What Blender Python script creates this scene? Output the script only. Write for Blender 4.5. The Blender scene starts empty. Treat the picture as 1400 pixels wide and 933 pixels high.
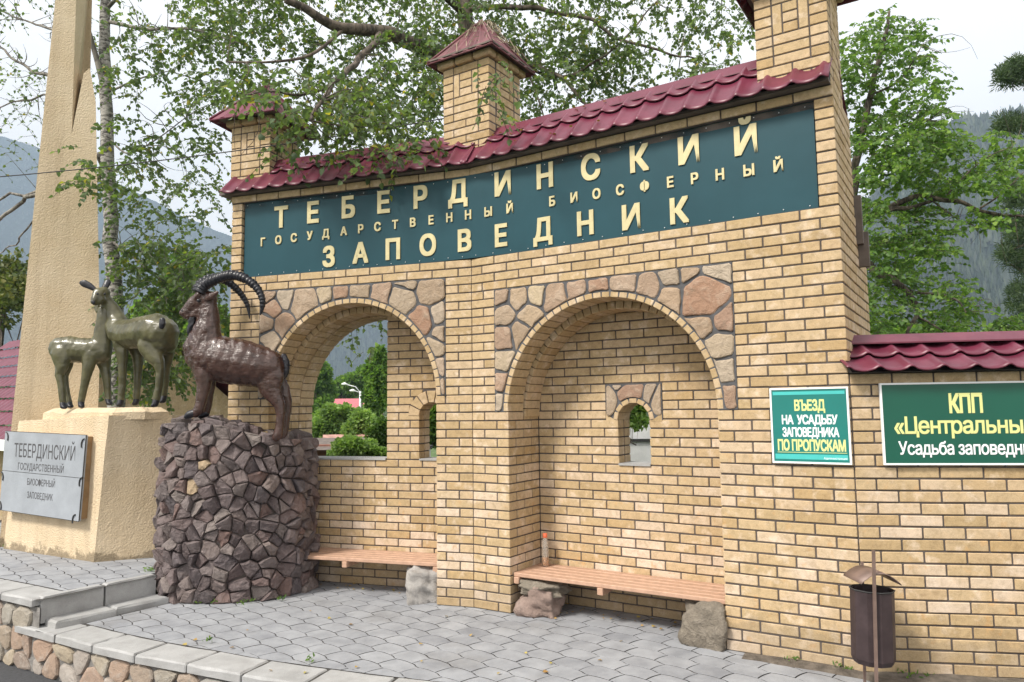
import bpy, bmesh, math, random
import numpy as np
from mathutils import Vector, Matrix, noise as mnoise

rng = random.Random(7)
nrg = np.random.default_rng(11)
scene = bpy.context.scene

# ------------------------------------------------------------------ camera
F_PX, PITCH, ROLL, CAM_H = 998.34, 0.092672, 0.0128117, 1.7187
cp, sp, cr, sr = math.cos(PITCH), math.sin(PITCH), math.cos(ROLL), math.sin(ROLL)
R0, U0, FW = Vector((1, 0, 0)), Vector((0, -sp, cp)), Vector((0, cp, sp))
right, up = cr * R0 - sr * U0, sr * R0 + cr * U0
cam_data = bpy.data.cameras.new("camera")
cam = bpy.data.objects.new("camera", cam_data)
scene.collection.objects.link(cam)
cam_data.sensor_width = 36.0
cam_data.lens = F_PX / 1400 * 36.0
cam_data.clip_start = 0.05
cam_data.clip_end = 20000
m = Matrix((right, up, -FW)).transposed().to_4x4()
m.translation = Vector((0, 0, CAM_H))
cam.matrix_world = m
scene.camera = cam

# ------------------------------------------------------------------ light
scene.view_settings.view_transform = 'Standard'
scene.view_settings.look = 'None'
scene.view_settings.exposure = -0.12
scene.view_settings.gamma = 1.0
SUN_EL, SUN_AZ = math.radians(47), Vector((-0.78, -0.62))
world = bpy.data.worlds.new("World")
scene.world = world
world.use_nodes = True
wn, wl = world.node_tree.nodes, world.node_tree.links
wn.clear()
out = wn.new('ShaderNodeOutputWorld')
bg = wn.new('ShaderNodeBackground')
bg.inputs['Strength'].default_value = 0.1
sky = wn.new('ShaderNodeTexSky')
sky.sky_type = 'NISHITA'
sky.sun_disc = False
sky.sun_elevation = SUN_EL
sky.sun_rotation = math.atan2(SUN_AZ.x, SUN_AZ.y)
tc = wn.new('ShaderNodeTexCoord')
cn = wn.new('ShaderNodeTexNoise')
cn.inputs['Scale'].default_value = 1.6
cn.inputs['Detail'].default_value = 5
cr_ = wn.new('ShaderNodeValToRGB')
cr_.color_ramp.elements[0].position = 0.3
cr_.color_ramp.elements[0].color = (16.6, 16.2, 15.7, 1)
cr_.color_ramp.elements[1].position = 0.62
cr_.color_ramp.elements[1].color = (18.6, 18.0, 17.3, 1)
mx = wn.new('ShaderNodeMix')
mx.data_type = 'RGBA'
mx.inputs['Factor'].default_value = 0.93
wl.new(tc.outputs['Generated'], cn.inputs['Vector'])
wl.new(cn.outputs['Fac'], cr_.inputs['Fac'])
wl.new(sky.outputs[0], mx.inputs['A'])
wl.new(cr_.outputs['Color'], mx.inputs['B'])
wl.new(mx.outputs['Result'], bg.inputs['Color'])
wl.new(bg.outputs[0], out.inputs['Surface'])

sun_d = bpy.data.lights.new("sun", 'SUN')
sun_d.energy = 5.0
sun_d.angle = math.radians(12)
sun_d.color = (1.0, 0.94, 0.85)
sun = bpy.data.objects.new("sun", sun_d)
scene.collection.objects.link(sun)
sv = Vector((SUN_AZ.normalized().x * math.cos(SUN_EL), SUN_AZ.normalized().y * math.cos(SUN_EL), math.sin(SUN_EL)))
sun.rotation_euler = sv.to_track_quat('Z', 'Y').to_euler()
sun.location = (0, 0, 30)
scene.cycles.max_bounces = 7
scene.cycles.transparent_max_bounces = 10
scene.cycles.volume_bounces = 0


# ------------------------------------------------------------------ helpers
def at(x, y, Y):
    """a point of the place seen at photo pixel x, y, at the distance Y"""
    a, b = (x - 700) / F_PX, (y - 466.5) / F_PX
    u, v = a * cr - b * sr, a * sr + b * cr
    r = R0 * u + FW - U0 * v
    return r * (Y / r.y) + Vector((0, 0, CAM_H))


def px_len(p):
    return p.y / F_PX


COL = scene.collection


def link(o):
    COL.objects.link(o)
    return o


def thing(name, label, cat, loc, group=None):
    o = link(bpy.data.objects.new(name, None))
    o.location = loc
    o.empty_display_size = 0.2
    o['label'] = label
    o['category'] = cat
    if group:
        o['group'] = group
    return o


def tag(o, label, cat, group=None):
    o['label'] = label
    o['category'] = cat
    if group:
        o['group'] = group
    return o


def put(name, me, mat, parent=None, mw=None, kind=None, label=None):
    o = link(bpy.data.objects.new(name, me))
    if mat is not None and len(me.materials) == 0:
        me.materials.append(mat)
    if mw is not None:
        o.matrix_basis = mw
    if parent is not None:
        o.parent = parent
        q = parent
        T = Matrix.Translation(q.location) @ q.rotation_euler.to_matrix().to_4x4() if q.type == 'EMPTY' else q_world(q)
        o.matrix_parent_inverse = T.inverted()
    if kind:
        o['kind'] = kind
    if label:
        o['label'] = label
    return o


def q_world(q):
    if q.parent is None:
        return q.matrix_basis.copy()
    p = q.parent
    T = Matrix.Translation(p.location) @ p.rotation_euler.to_matrix().to_4x4() if p.type == 'EMPTY' else q_world(p)
    return T @ q.matrix_parent_inverse @ q.matrix_basis


class MB:
    def __init__(s):
        s.v, s.f = [], []

    def poly(s, pts):
        n = len(s.v)
        s.v += [tuple(p) for p in pts]
        s.f.append(tuple(range(n, n + len(pts))))

    def add(s, vs, fs, T=None):
        n = len(s.v)
        s.v += [tuple(T @ Vector(p)) if T is not None else tuple(p) for p in vs]
        s.f += [tuple(i + n for i in f) for f in fs]

    def box(s, x0, x1, y0, y1, z0, z1, T=None):
        vs = [(x, y, z) for x in (x0, x1) for y in (y0, y1) for z in (z0, z1)]
        fs = [(0, 1, 3, 2), (4, 6, 7, 5), (0, 4, 5, 1), (2, 3, 7, 6), (0, 2, 6, 4), (1, 5, 7, 3)]
        s.add(vs, fs, T)

    def tube(s, pts, rad, n=6, cap=True):
        pts = [Vector(p) for p in pts]
        rings = []
        prev = None
        for i, p in enumerate(pts):
            t = (pts[min(i + 1, len(pts) - 1)] - pts[max(i - 1, 0)])
            t = t.normalized() if t.length > 1e-9 else Vector((0, 0, 1))
            if prev is None:
                a = Vector((0, 0, 1)) if abs(t.z) < .9 else Vector((1, 0, 0))
                e1 = t.cross(a).normalized()
            else:
                e1 = (prev - t * prev.dot(t))
                e1 = e1.normalized() if e1.length > 1e-6 else t.orthogonal().normalized()
            prev = e1
            e2 = t.cross(e1)
            r = rad[i] if not isinstance(rad, (int, float)) else rad
            base = len(s.v)
            for k in range(n):
                a = 2 * math.pi * k / n
                s.v.append(tuple(p + (e1 * math.cos(a) + e2 * math.sin(a)) * r))
            rings.append(base)
        for a, b in zip(rings, rings[1:]):
            for k in range(n):
                s.f.append((a + k, a + (k + 1) % n, b + (k + 1) % n, b + k))
        if cap:
            s.f.append(tuple(rings[0] + k for k in range(n))[::-1])
            s.f.append(tuple(rings[-1] + k for k in range(n)))

    def mesh(s, name, smooth=False):
        me = bpy.data.meshes.new(name)
        me.from_pydata(s.v, [], s.f)
        me.update()
        if smooth:
            me.polygons.foreach_set('use_smooth', [True] * len(me.polygons))
        return me

    def obj(s, name, mat, parent=None, smooth=False, kind=None, label=None, fix=True):
        me = s.mesh(name, smooth)
        if fix:
            bm = bmesh.new()
            bm.from_mesh(me)
            bmesh.ops.recalc_face_normals(bm, faces=bm.faces)
            bm.to_mesh(me)
            bm.free()
            if smooth:
                me.polygons.foreach_set('use_smooth', [True] * len(me.polygons))
        return put(name, me, mat, parent, kind=kind, label=label)


CB = {}


def brick_mesh(l, d, h, c=0.004):
    """a brick with its edges worn off, centred on its own middle"""
    key = (round(l, 3), round(d, 3), round(h, 3))
    if key in CB:
        return CB[key]
    vs, idx = [], {}
    for sx in (-1, 1):
        for sy in (-1, 1):
            for sz in (-1, 1):
                for ax in range(3):
                    p = [sx * l / 2, sy * d / 2, sz * h / 2]
                    for k in range(3):
                        if k != ax:
                            p[k] -= (sx, sy, sz)[k] * c
                    idx[(sx, sy, sz, ax)] = len(vs)
                    vs.append(tuple(p))
    fs = []
    for ax in range(3):
        a, b = [k for k in range(3) if k != ax]
        for s in (-1, 1):
            q = []
            for (i, j) in ((-1, -1), (1, -1), (1, 1), (-1, 1)):
                t = [0, 0, 0]
                t[ax], t[a], t[b] = s, i, j
                q.append(idx[(t[0], t[1], t[2], ax)])
            fs.append(tuple(q))
    for ax in range(3):
        a, b = [k for k in range(3) if k != ax]
        for i in (-1, 1):
            for j in (-1, 1):
                q = []
                for (s, w) in ((-1, a), (1, a), (1, b), (-1, b)):
                    t = [0, 0, 0]
                    t[ax], t[a], t[b] = s, i, j
                    q.append(idx[(t[0], t[1], t[2], w)])
                fs.append(tuple(q))
    for sx in (-1, 1):
        for sy in (-1, 1):
            for sz in (-1, 1):
                fs.append(tuple(idx[(sx, sy, sz, k)] for k in range(3)))
    me = bpy.data.meshes.new('brick')
    me.from_pydata(vs, [], fs)
    bm = bmesh.new()
    bm.from_mesh(me)
    bmesh.ops.recalc_face_normals(bm, faces=bm.faces)
    bm.to_mesh(me)
    bm.free()
    CB[key] = me
    return me


def join_pieces(name, items, mat, parent=None, kind='stuff'):
    """items: (mesh, matrix) joined into one mesh"""
    V, Fc, MI = [], [], []
    n = 0
    for me, M in items:
        for v in me.vertices:
            V.append(tuple(M @ v.co))
        for p in me.polygons:
            Fc.append(tuple(n + i for i in p.vertices))
            MI.append(p.material_index)
        n += len(me.vertices)
    me = bpy.data.meshes.new(name)
    me.from_pydata(V, [], Fc)
    me.update()
    if max(MI) > 0:
        for m_ in items[0][0].materials:
            me.materials.append(m_)
        me.polygons.foreach_set('material_index', MI)
    return put(name, me, mat, parent, kind=kind)


def lay_pieces(name, items, mat, parent, limit=300, rest_name=None):
    """the pieces that show largest are parts of their own, the rest one part"""
    cpos = Vector((0, 0, CAM_H))
    items = sorted(items, key=lambda it: (it[1].translation - cpos).length)
    for me, M in items[:limit]:
        put(name, me, mat, parent, mw=M)
    if len(items) > limit:
        join_pieces(rest_name or name + '_courses', items[limit:], mat, parent)


# ------------------------------------------------------------------ materials
def nt(name):
    mt = bpy.data.materials.new(name)
    mt.use_nodes = True
    t = mt.node_tree
    return mt, t, t.nodes, t.links, t.nodes['Principled BSDF']


def ramp(N, L, src, stops):
    r = N.new('ShaderNodeValToRGB')
    e = r.color_ramp.elements
    while len(e) < len(stops):
        e.new(0.5)
    for k, (p, c) in enumerate(stops):
        e[k].position = p
        e[k].color = (c[0], c[1], c[2], 1)
    L.new(src, r.inputs['Fac'])
    return r.outputs['Color']


def noise_n(N, L, scale, detail=4, rough=.55, vec=None, dist=0):
    n = N.new('ShaderNodeTexNoise')
    n.inputs['Scale'].default_value = scale
    n.inputs['Detail'].default_value = detail
    n.inputs['Roughness'].default_value = rough
    n.inputs['Distortion'].default_value = dist
    if vec is not None:
        L.new(vec, n.inputs['Vector'])
    return n.outputs['Fac']


def geo_pos(N):
    return N.new('ShaderNodeNewGeometry').outputs['Position']


def piece_random(N, L):
    oi = N.new('ShaderNodeObjectInfo').outputs['Random']
    ri = N.new('ShaderNodeNewGeometry').outputs['Random Per Island']
    a = N.new('ShaderNodeMath')
    a.operation = 'ADD'
    L.new(oi, a.inputs[0])
    L.new(ri, a.inputs[1])
    b = N.new('ShaderNodeMath')
    b.operation = 'FRACT'
    L.new(a.outputs[0], b.inputs[0])
    return b.outputs[0]


def math_n(N, L, op, a, b=None):
    k = N.new('ShaderNodeMath')
    k.operation = op
    for i, x in enumerate((a, b)):
        if x is None:
            continue
        if isinstance(x, (int, float)):
            k.inputs[i].default_value = x
        else:
            L.new(x, k.inputs[i])
    return k.outputs[0]


def mix_c(N, L, fac, a, b, mode='MIX'):
    k = N.new('ShaderNodeMix')
    k.data_type = 'RGBA'
    k.blend_type = mode
    for nm, x in (('Factor', fac), ('A', a), ('B', b)):
        if isinstance(x, (int, float)):
            k.inputs[nm].default_value = x
        elif isinstance(x, tuple):
            k.inputs[nm].default_value = (*x, 1)
        else:
            L.new(x, k.inputs[nm])
    return k.outputs['Result']


def bump(N, L, B, h, strength=.4, dist=.01, prev=None):
    b = N.new('ShaderNodeBump')
    b.inputs['Strength'].default_value = strength
    b.inputs['Distance'].default_value = dist
    L.new(h, b.inputs['Height'])
    if prev is not None:
        L.new(prev, b.inputs['Normal'])
    L.new(b.outputs[0], B.inputs['Normal'])
    return b.outputs[0]


def mat_brick():
    mt, t, N, L, B = nt('ochre_brick')
    rnd = piece_random(N, L)
    base = ramp(N, L, rnd, [(0, (.355, .245, .122)), (.18, (.415, .30, .162)), (.35, (.46, .34, .20)), (.55, (.43, .31, .17)), (.72, (.49, .365, .232)), (.88, (.385, .26, .122)), (1, (.50, .38, .255))])
    pos = geo_pos(N)
    blot = noise_n(N, L, 9, 4, .6, pos)
    col = mix_c(N, L, math_n(N, L, 'MULTIPLY', ramp(N, L, blot, [(.54, (0, 0, 0)), (.70, (1, 1, 1))]), .45), base, (.78, .66, .55))
    big = noise_n(N, L, 1.7, 3, .6, pos)
    r2 = N.new('ShaderNodeTexWhiteNoise')
    r2.noise_dimensions = '1D'
    L.new(rnd, r2.inputs['W'])
    salt = math_n(N, L, 'MULTIPLY', ramp(N, L, math_n(N, L, 'MULTIPLY', r2.outputs['Value'], big), [(.30, (0, 0, 0)), (.48, (1, 1, 1))]), .5)
    sepz = N.new('ShaderNodeSeparateXYZ')
    L.new(pos, sepz.inputs[0])
    low = ramp(N, L, math_n(N, L, 'MULTIPLY', sepz.outputs[2], .4), [(0.0, (1, 1, 1)), (.75, (.15, .15, .15))])
    col = mix_c(N, L, math_n(N, L, 'MULTIPLY', salt, low), col, (.80, .70, .66))
    oran = ramp(N, L, noise_n(N, L, 14, 3, .5, pos), [(.62, (0, 0, 0)), (.70, (1, 1, 1))])
    col = mix_c(N, L, math_n(N, L, 'MULTIPLY', math_n(N, L, 'MULTIPLY', oran, low), .55), col, (.50, .27, .09))
    med = noise_n(N, L, 22, 4, .65, pos, .5)
    col = mix_c(N, L, .55, col, mix_c(N, L, 1.0, col, ramp(N, L, med, [(.33, (.62, .58, .52)), (.5, (1, 1, 1)), (.68, (1.25, 1.22, 1.2))]), 'MULTIPLY'))
    dirt_n = noise_n(N, L, 6, 5, .7, pos)
    grime = ramp(N, L, math_n(N, L, 'ADD', math_n(N, L, 'MULTIPLY', sepz.outputs[2], 2.2), math_n(N, L, 'MULTIPLY', dirt_n, -.9)), [(-0.0, (1, 1, 1)), (.12, (0, 0, 0))])
    col = mix_c(N, L, math_n(N, L, 'MULTIPLY', grime, .38), col, (.15, .12, .08))
    fine = noise_n(N, L, 160, 3, .6, pos)
    col = mix_c(N, L, .16, col, ramp(N, L, fine, [(.3, (.25, .17, .08)), (.7, (.85, .70, .48))]))
    L.new(col, B.inputs['Base Color'])
    B.inputs['Roughness'].default_value = .82
    B.inputs['Specular IOR Level'].default_value = .25
    bump(N, L, B, math_n(N, L, 'ADD', fine, math_n(N, L, 'MULTIPLY', noise_n(N, L, 35, 3, .5, pos), 1.5)), .45, .003)
    return mt


def mat_rock(name, stops, scale=12, rough=.85, bstr=.7, spot=.35, grain=(.2, .75), moss=0):
    mt, t, N, L, B = nt(name)
    rnd = piece_random(N, L)
    base = ramp(N, L, rnd, stops)
    pos = geo_pos(N)
    n1 = noise_n(N, L, scale, 6, .65, pos, .4)
    lo = tuple(x * .55 for x in stops[0][1])
    hi = tuple(min(1, x * 1.5 + .05) for x in stops[-1][1])
    col = mix_c(N, L, math_n(N, L, 'MULTIPLY', ramp(N, L, n1, [(.5, (0, 0, 0)), (.68, (1, 1, 1))]), spot), base, hi)
    n2 = noise_n(N, L, scale * 1.7, 5, .6, pos, .2)
    col = mix_c(N, L, math_n(N, L, 'MULTIPLY', ramp(N, L, n2, [(.28, (1, 1, 1)), (.46, (0, 0, 0))]), spot * 1.2), col, lo)
    fine = noise_n(N, L, 140, 3, .6, pos)
    col = mix_c(N, L, .22, col, ramp(N, L, fine, [(.3, (grain[0],) * 3), (.7, (grain[1],) * 3)]), 'OVERLAY')
    L.new(col, B.inputs['Base Color'])
    B.inputs['Roughness'].default_value = rough
    bump(N, L, B, math_n(N, L, 'ADD', math_n(N, L, 'MULTIPLY', n1, 2.5), math_n(N, L, 'MULTIPLY', fine, .35)), bstr, .02)
    return mt


def mat_plain(name, col, rough=.6, metal=0, bs=0, bscale=60, var=.15, vscale=8, spec=.5, coat=0, bdist=.004):
    mt, t, N, L, B = nt(name)
    pos = geo_pos(N)
    n = noise_n(N, L, vscale, 5, .6, pos)
    c = mix_c(N, L, var, col, ramp(N, L, n, [(.35, tuple(x * .3 for x in col)), (.65, tuple(min(1, x * 1.6 + .02) for x in col))]))
    L.new(c, B.inputs['Base Color'])
    B.inputs['Roughness'].default_value = rough
    B.inputs['Metallic'].default_value = metal
    B.inputs['Specular IOR Level'].default_value = spec
    B.inputs['Coat Weight'].default_value = coat
    if bs:
        bump(N, L, B, noise_n(N, L, bscale, 4, .6, pos), bs, bdist)
    return mt


def mat_stucco():
    mt, t, N, L, B = nt('cream_stucco')
    pos = geo_pos(N)
    vo = N.new('ShaderNodeTexVoronoi')
    vo.inputs['Scale'].default_value = 70
    vo.feature = 'SMOOTH_F1'
    L.new(pos, vo.inputs['Vector'])
    n1 = noise_n(N, L, 55, 5, .6, pos, .15)
    n2 = noise_n(N, L, 2.2, 4, .6, pos)
    col = mix_c(N, L, .5, (.64, .51, .345), ramp(N, L, n2, [(.3, (.55, .43, .27)), (.7, (.72, .61, .45))]))
    sep = N.new('ShaderNodeSeparateXYZ')
    L.new(pos, sep.inputs[0])
    mp2 = N.new('ShaderNodeMapping')
    mp2.inputs['Scale'].default_value = (7, 7, .35)
    L.new(pos, mp2.inputs['Vector'])
    streak = ramp(N, L, noise_n(N, L, 1.0, 5, .65, mp2.outputs[0]), [(.48, (0, 0, 0)), (.72, (1, 1, 1))])
    col = mix_c(N, L, math_n(N, L, 'MULTIPLY', streak, .38), col, (.36, .27, .17))
    h = math_n(N, L, 'ADD', math_n(N, L, 'MULTIPLY', sep.outputs[2], 1.0), math_n(N, L, 'MULTIPLY', noise_n(N, L, 4, 5, .7, pos), -.55))
    gr = ramp(N, L, h, [(-.0, (1, 1, 1)), (.05, (0, 0, 0))])
    col = mix_c(N, L, math_n(N, L, 'MULTIPLY', gr, .7), col, (.13, .10, .06))
    L.new(col, B.inputs['Base Color'])
    B.inputs['Roughness'].default_value = .8
    bump(N, L, B, math_n(N, L, 'ADD', n1, math_n(N, L, 'MULTIPLY', vo.outputs['Distance'], -.5)), .7, .018)
    return mt


def mat_paver(name='grey_paver', cs=((.20, .212, .238), (.27, .284, .31), (.232, .244, .27)), amt=1.0):
    mt, t, N, L, B = nt(name)
    rnd = piece_random(N, L)
    base = ramp(N, L, rnd, [(0, cs[0]), (.4, cs[1]), (.7, cs[2]), (1, cs[1])])
    pos = geo_pos(N)
    n = noise_n(N, L, 5, 5, .65, pos)
    col = mix_c(N, L, .28, base, ramp(N, L, n, [(.35, (.17, .17, .18)), (.62, (.46, .47, .49))]))
    big = ramp(N, L, noise_n(N, L, 1.3, 4, .6, pos), [(.56, (0, 0, 0)), (.68, (1, 1, 1))])
    col = mix_c(N, L, math_n(N, L, 'MULTIPLY', big, .3 * amt), col, (.16, .15, .14))
    fine = noise_n(N, L, 220, 3, .7, pos)
    col = mix_c(N, L, .25, col, ramp(N, L, fine, [(.35, (.22, .22, .22)), (.65, (.75, .74, .72))]), 'OVERLAY')
    L.new(col, B.inputs['Base Color'])
    B.inputs['Roughness'].default_value = .85
    bump(N, L, B, fine, .35, .003)
    return mt


def mat_leaf(name, stops, trans=.45):
    mt, t, N, L, B = nt(name)
    geo = N.new('ShaderNodeNewGeometry')
    col = ramp(N, L, geo.outputs['Random Per Island'], stops)
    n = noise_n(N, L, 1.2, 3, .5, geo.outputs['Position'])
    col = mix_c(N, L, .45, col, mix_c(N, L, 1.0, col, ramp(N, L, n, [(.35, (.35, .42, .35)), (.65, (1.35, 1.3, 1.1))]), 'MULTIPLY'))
    L.new(col, B.inputs['Base Color'])
    B.inputs['Roughness'].default_value = .5
    B.inputs['Specular IOR Level'].default_value = .35
    tr = N.new('ShaderNodeBsdfTranslucent')
    L.new(mix_c(N, L, 1.0, col, (1.5, 1.6, .7), 'MULTIPLY'), tr.inputs['Color'])
    ms = N.new('ShaderNodeMixShader')
    ms.inputs[0].default_value = trans
    L.new(B.outputs[0], ms.inputs[1])
    L.new(tr.outputs[0], ms.inputs[2])
    L.new(ms.outputs[0], N['Material Output'].inputs['Surface'])
    return mt


def mat_bark(name, c0, c1, scale=14, birch=False):
    mt, t, N, L, B = nt(name)
    tc2 = N.new('ShaderNodeTexCoord')
    mp = N.new('ShaderNodeMapping')
    mp.inputs['Scale'].default_value = (1, 1, .25 if not birch else 2.6)
    L.new(tc2.outputs['Object'], mp.inputs['Vector'])
    n = noise_n(N, L, scale, 6, .7, mp.outputs[0], .5)
    L.new(ramp(N, L, n, [(.42, c0), (.56, c1)]), B.inputs['Base Color'])
    B.inputs['Roughness'].default_value = .9
    bump(N, L, B, n, .9, .03)
    return mt


M_BRICK = mat_brick()
M_MORTAR = mat_plain('dark_mortar', (.085, .07, .063), .95, bs=.5, bscale=90, var=.25)
M_JOINT = mat_plain('grey_mortar', (.085, .085, .09), .95, bs=.8, bscale=40, var=.35, vscale=14)
M_RMORT = mat_plain('wall_mortar', (.19, .18, .17), .95, bs=.9, bscale=30, var=.35, vscale=10, bdist=.015)
M_PSTONE = mat_rock('facing_stone', [(0, (.35, .28, .20)), (.15, (.31, .18, .115)), (.3, (.41, .34, .26)), (.5, (.31, .22, .145)), (.62, (.38, .30, .21)), (.78, (.29, .18, .125)), (.9, (.44, .35, .23)), (1, (.33, .26, .195))], 9, .8, .55, .4)
M_RSTONE = mat_rock('river_stone', [(0, (.30, .25, .20)), (.2, (.33, .23, .17)), (.4, (.34, .31, .28)), (.6, (.27, .21, .17)), (.75, (.36, .30, .22)), (1, (.26, .25, .23))], 10, .85, .5, .4)
M_PLINTH = mat_rock('purple_rock', [(0, (.088, .066, .066)), (.15, (.145, .112, .11)), (.3, (.10, .080, .084)), (.42, (.18, .115, .10)), (.55, (.088, .074, .08)), (.7, (.19, .15, .138)), (.8, (.135, .10, .098)), (.92, (.22, .185, .17)), (1, (.15, .12, .118))], 16, .6, .9, .35, (.25, .8))
M_TANROCK = mat_rock('tan_rock', [(0, (.32, .24, .15)), (1, (.36, .27, .18))], 16, .8, .6, .3)
M_STUCCO = mat_stucco()
M_PAVER = mat_paver()
M_KERB = mat_paver('kerb_concrete', ((.29, .293, .29), (.35, .35, .345), (.32, .32, .312)), .5)
M_SAND = mat_plain('joint_sand', (.045, .042, .038), 1, bs=.6, bscale=80, var=.4)
M_ROOF = mat_plain('maroon_sheet_metal', (.125, .018, .040), .40, 0, .14, 10, .28, 4, .5, .0)
M_ROOF_FADED = mat_plain('faded_maroon_metal', (.15, .05, .058), .5, 0, .10, 14, .35, 6, .4, .0)
M_TEAL = mat_plain('teal_board', (.006, .052, .070), .42, 0, .06, 3, .10, 2, .3, .0, .02)
M_GOLD = mat_plain('gold_letter', (.55, .48, .27), .42, .2, 0, 1, .15, 10)
M_EDGE = mat_plain('board_edge', (.03, .03, .03), .7)
M_WHITE = mat_plain('white_plastic', (.82, .84, .85), .45, var=.05)
M_GREEN = mat_plain('green_print', (.004, .085, .055), .35, var=.06, vscale=3)
M_TURQ = mat_plain('turquoise_print', (.008, .17, .15), .35, var=.06, vscale=3)
M_TURQ2 = mat_plain('light_turquoise_print', (.06, .46, .44), .35, var=.05)
M_YEL = mat_plain('yellow_print', (.68, .70, .28), .4, var=.04)
M_WPRINT = mat_plain('white_print', (.86, .88, .90), .4, var=.03)
M_WOOD = mat_plain('painted_bench_wood', (.44, .275, .19), .6, bs=.3, bscale=70, var=.2, vscale=18)
M_DEER = mat_plain('olive_bronze_paint', (.075, .070, .030), .34, .0, .5, 16, .5, 7, .5, .2, .012)
M_IBEX = mat_plain('brown_gloss_paint', (.045, .018, .0125), .26, .0, .5, 26, .4, 14, .5, .25, .012)
def add_fur(mt, sx, sz, st, dist):
    N, L = mt.node_tree.nodes, mt.node_tree.links
    B = N['Principled BSDF']
    mp = N.new('ShaderNodeMapping')
    mp.inputs['Scale'].default_value = (sx, sx, sz)
    L.new(geo_pos(N), mp.inputs['Vector'])
    f = noise_n(N, L, 1.0, 5, .6, mp.outputs[0], 1.2)
    prev = B.inputs['Normal'].links[0].from_socket
    bump(N, L, B, f, st, dist, prev)


add_fur(M_IBEX, 12, 48, .45, .014)
M_BLACK = mat_plain('black_gloss_paint', (.010, .010, .016), .4, 0, .4, 40, .2, 20, .4, .1)
M_BIN = mat_plain('maroon_bin_metal', (.040, .024, .026), .55, .1, .15, 30, .35, 9)
M_BROWNM = mat_plain('brown_painted_metal', (.17, .115, .095), .5, .1, .15, 30, .3, 9)
M_SLATE = mat_plain('plaque_stone', (.30, .325, .36), .65, 0, .2, 60, .16, 3)
M_BACKING = mat_plain('brown_backing', (.27, .165, .075), .7, bs=.3, var=.25)
M_ENGR = mat_plain('engraved_letter', (.07, .07, .075), .8)
M_BIRCH = mat_bark('birch_bark', (.05, .045, .04), (.42, .40, .37), 9, True)
M_BARK = mat_bark('dark_bark', (.045, .035, .028), (.15, .12, .095), 12)
M_BARK2 = mat_bark('grey_bark', (.09, .08, .07), (.26, .24, .21), 12)
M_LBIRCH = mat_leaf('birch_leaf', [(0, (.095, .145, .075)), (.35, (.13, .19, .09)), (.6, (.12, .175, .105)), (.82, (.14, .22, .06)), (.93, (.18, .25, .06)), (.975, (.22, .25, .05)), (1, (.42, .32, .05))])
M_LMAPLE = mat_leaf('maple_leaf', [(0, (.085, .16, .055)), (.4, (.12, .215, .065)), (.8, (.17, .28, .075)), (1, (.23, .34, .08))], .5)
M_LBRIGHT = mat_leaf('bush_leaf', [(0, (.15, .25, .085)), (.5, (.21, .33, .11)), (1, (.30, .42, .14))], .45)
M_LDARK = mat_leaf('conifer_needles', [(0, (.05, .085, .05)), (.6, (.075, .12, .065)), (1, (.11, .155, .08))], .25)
M_LOLIVE = mat_leaf('olive_leaf', [(0, (.07, .10, .03)), (.5, (.10, .13, .04)), (1, (.17, .17, .05))], .3)
M_GRASS = mat_plain('rough_grass', (.07, .12, .03), .95, bs=.8, bscale=18, var=.5, vscale=2)
M_ASPH = mat_plain('asphalt', (.045, .047, .052), .9, bs=.6, bscale=220, var=.35, vscale=40)
M_DIRT = mat_plain('dirt', (.12, .10, .08), 1, bs=.9, bscale=60, var=.5, vscale=12, bdist=.02)
M_WHITEW = mat_plain('whitewashed_wall', (.74, .75, .76), .8, bs=.2, var=.2, vscale=3)
M_PINK = mat_plain('pink_roof_metal', (.50, .13, .15), .5, var=.15)
M_REDWOOD = mat_plain('red_brown_wall', (.23, .10, .07), .7, var=.3)
M_GREYWOOD = mat_plain('grey_board', (.13, .105, .09), .8, var=.3)
M_WIRE = mat_plain('black_cable', (.015, .015, .016), .6)
M_LAMP = mat_plain('lamp_metal', (.62, .64, .66), .5)

exec_parts = True

# ------------------------------------------------------------------ the wall lines
A = Vector((-2.85985, 7.34913, 0))
Bk = Vector((-.36059, 6.53736, 0))
C = Vector((2.23974, 4.87089, 0))
Ed = Vector((4.5, 4.49774, 0))
CH = 0.077     # height of one course
BH = 0.066     # a brick
GAP = 0.011
PITCH_B = 0.2585
DP = 0.12      # brick depth


class Facet:
    def __init__(s, P, Q):
        s.P = P.copy()
        s.d = (Q - P).normalized()
        s.n = Vector((-s.d.y, s.d.x, 0))
        if s.n.dot(P) < 0:
            s.n = -s.n
        s.len = (Q - P).length
        s.R = Matrix((s.d, s.n, Vector((0, 0, 1)))).transposed().to_4x4()
        s.T = Matrix.Translation(s.P) @ s.R

    def w(s, u, o, z):
        return s.P + s.d * u + s.n * o + Vector((0, 0, z))

    def place(s, u, o, z, rot=None):
        M = Matrix.Translation(s.w(u, o, z)) @ s.R
        return M @ rot if rot is not None else M


FA, FB, FC = Facet(A, Bk), Facet(Bk, C), Facet(C, Ed)


def jit(a=.0012):
    return rng.uniform(-a, a)


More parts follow.
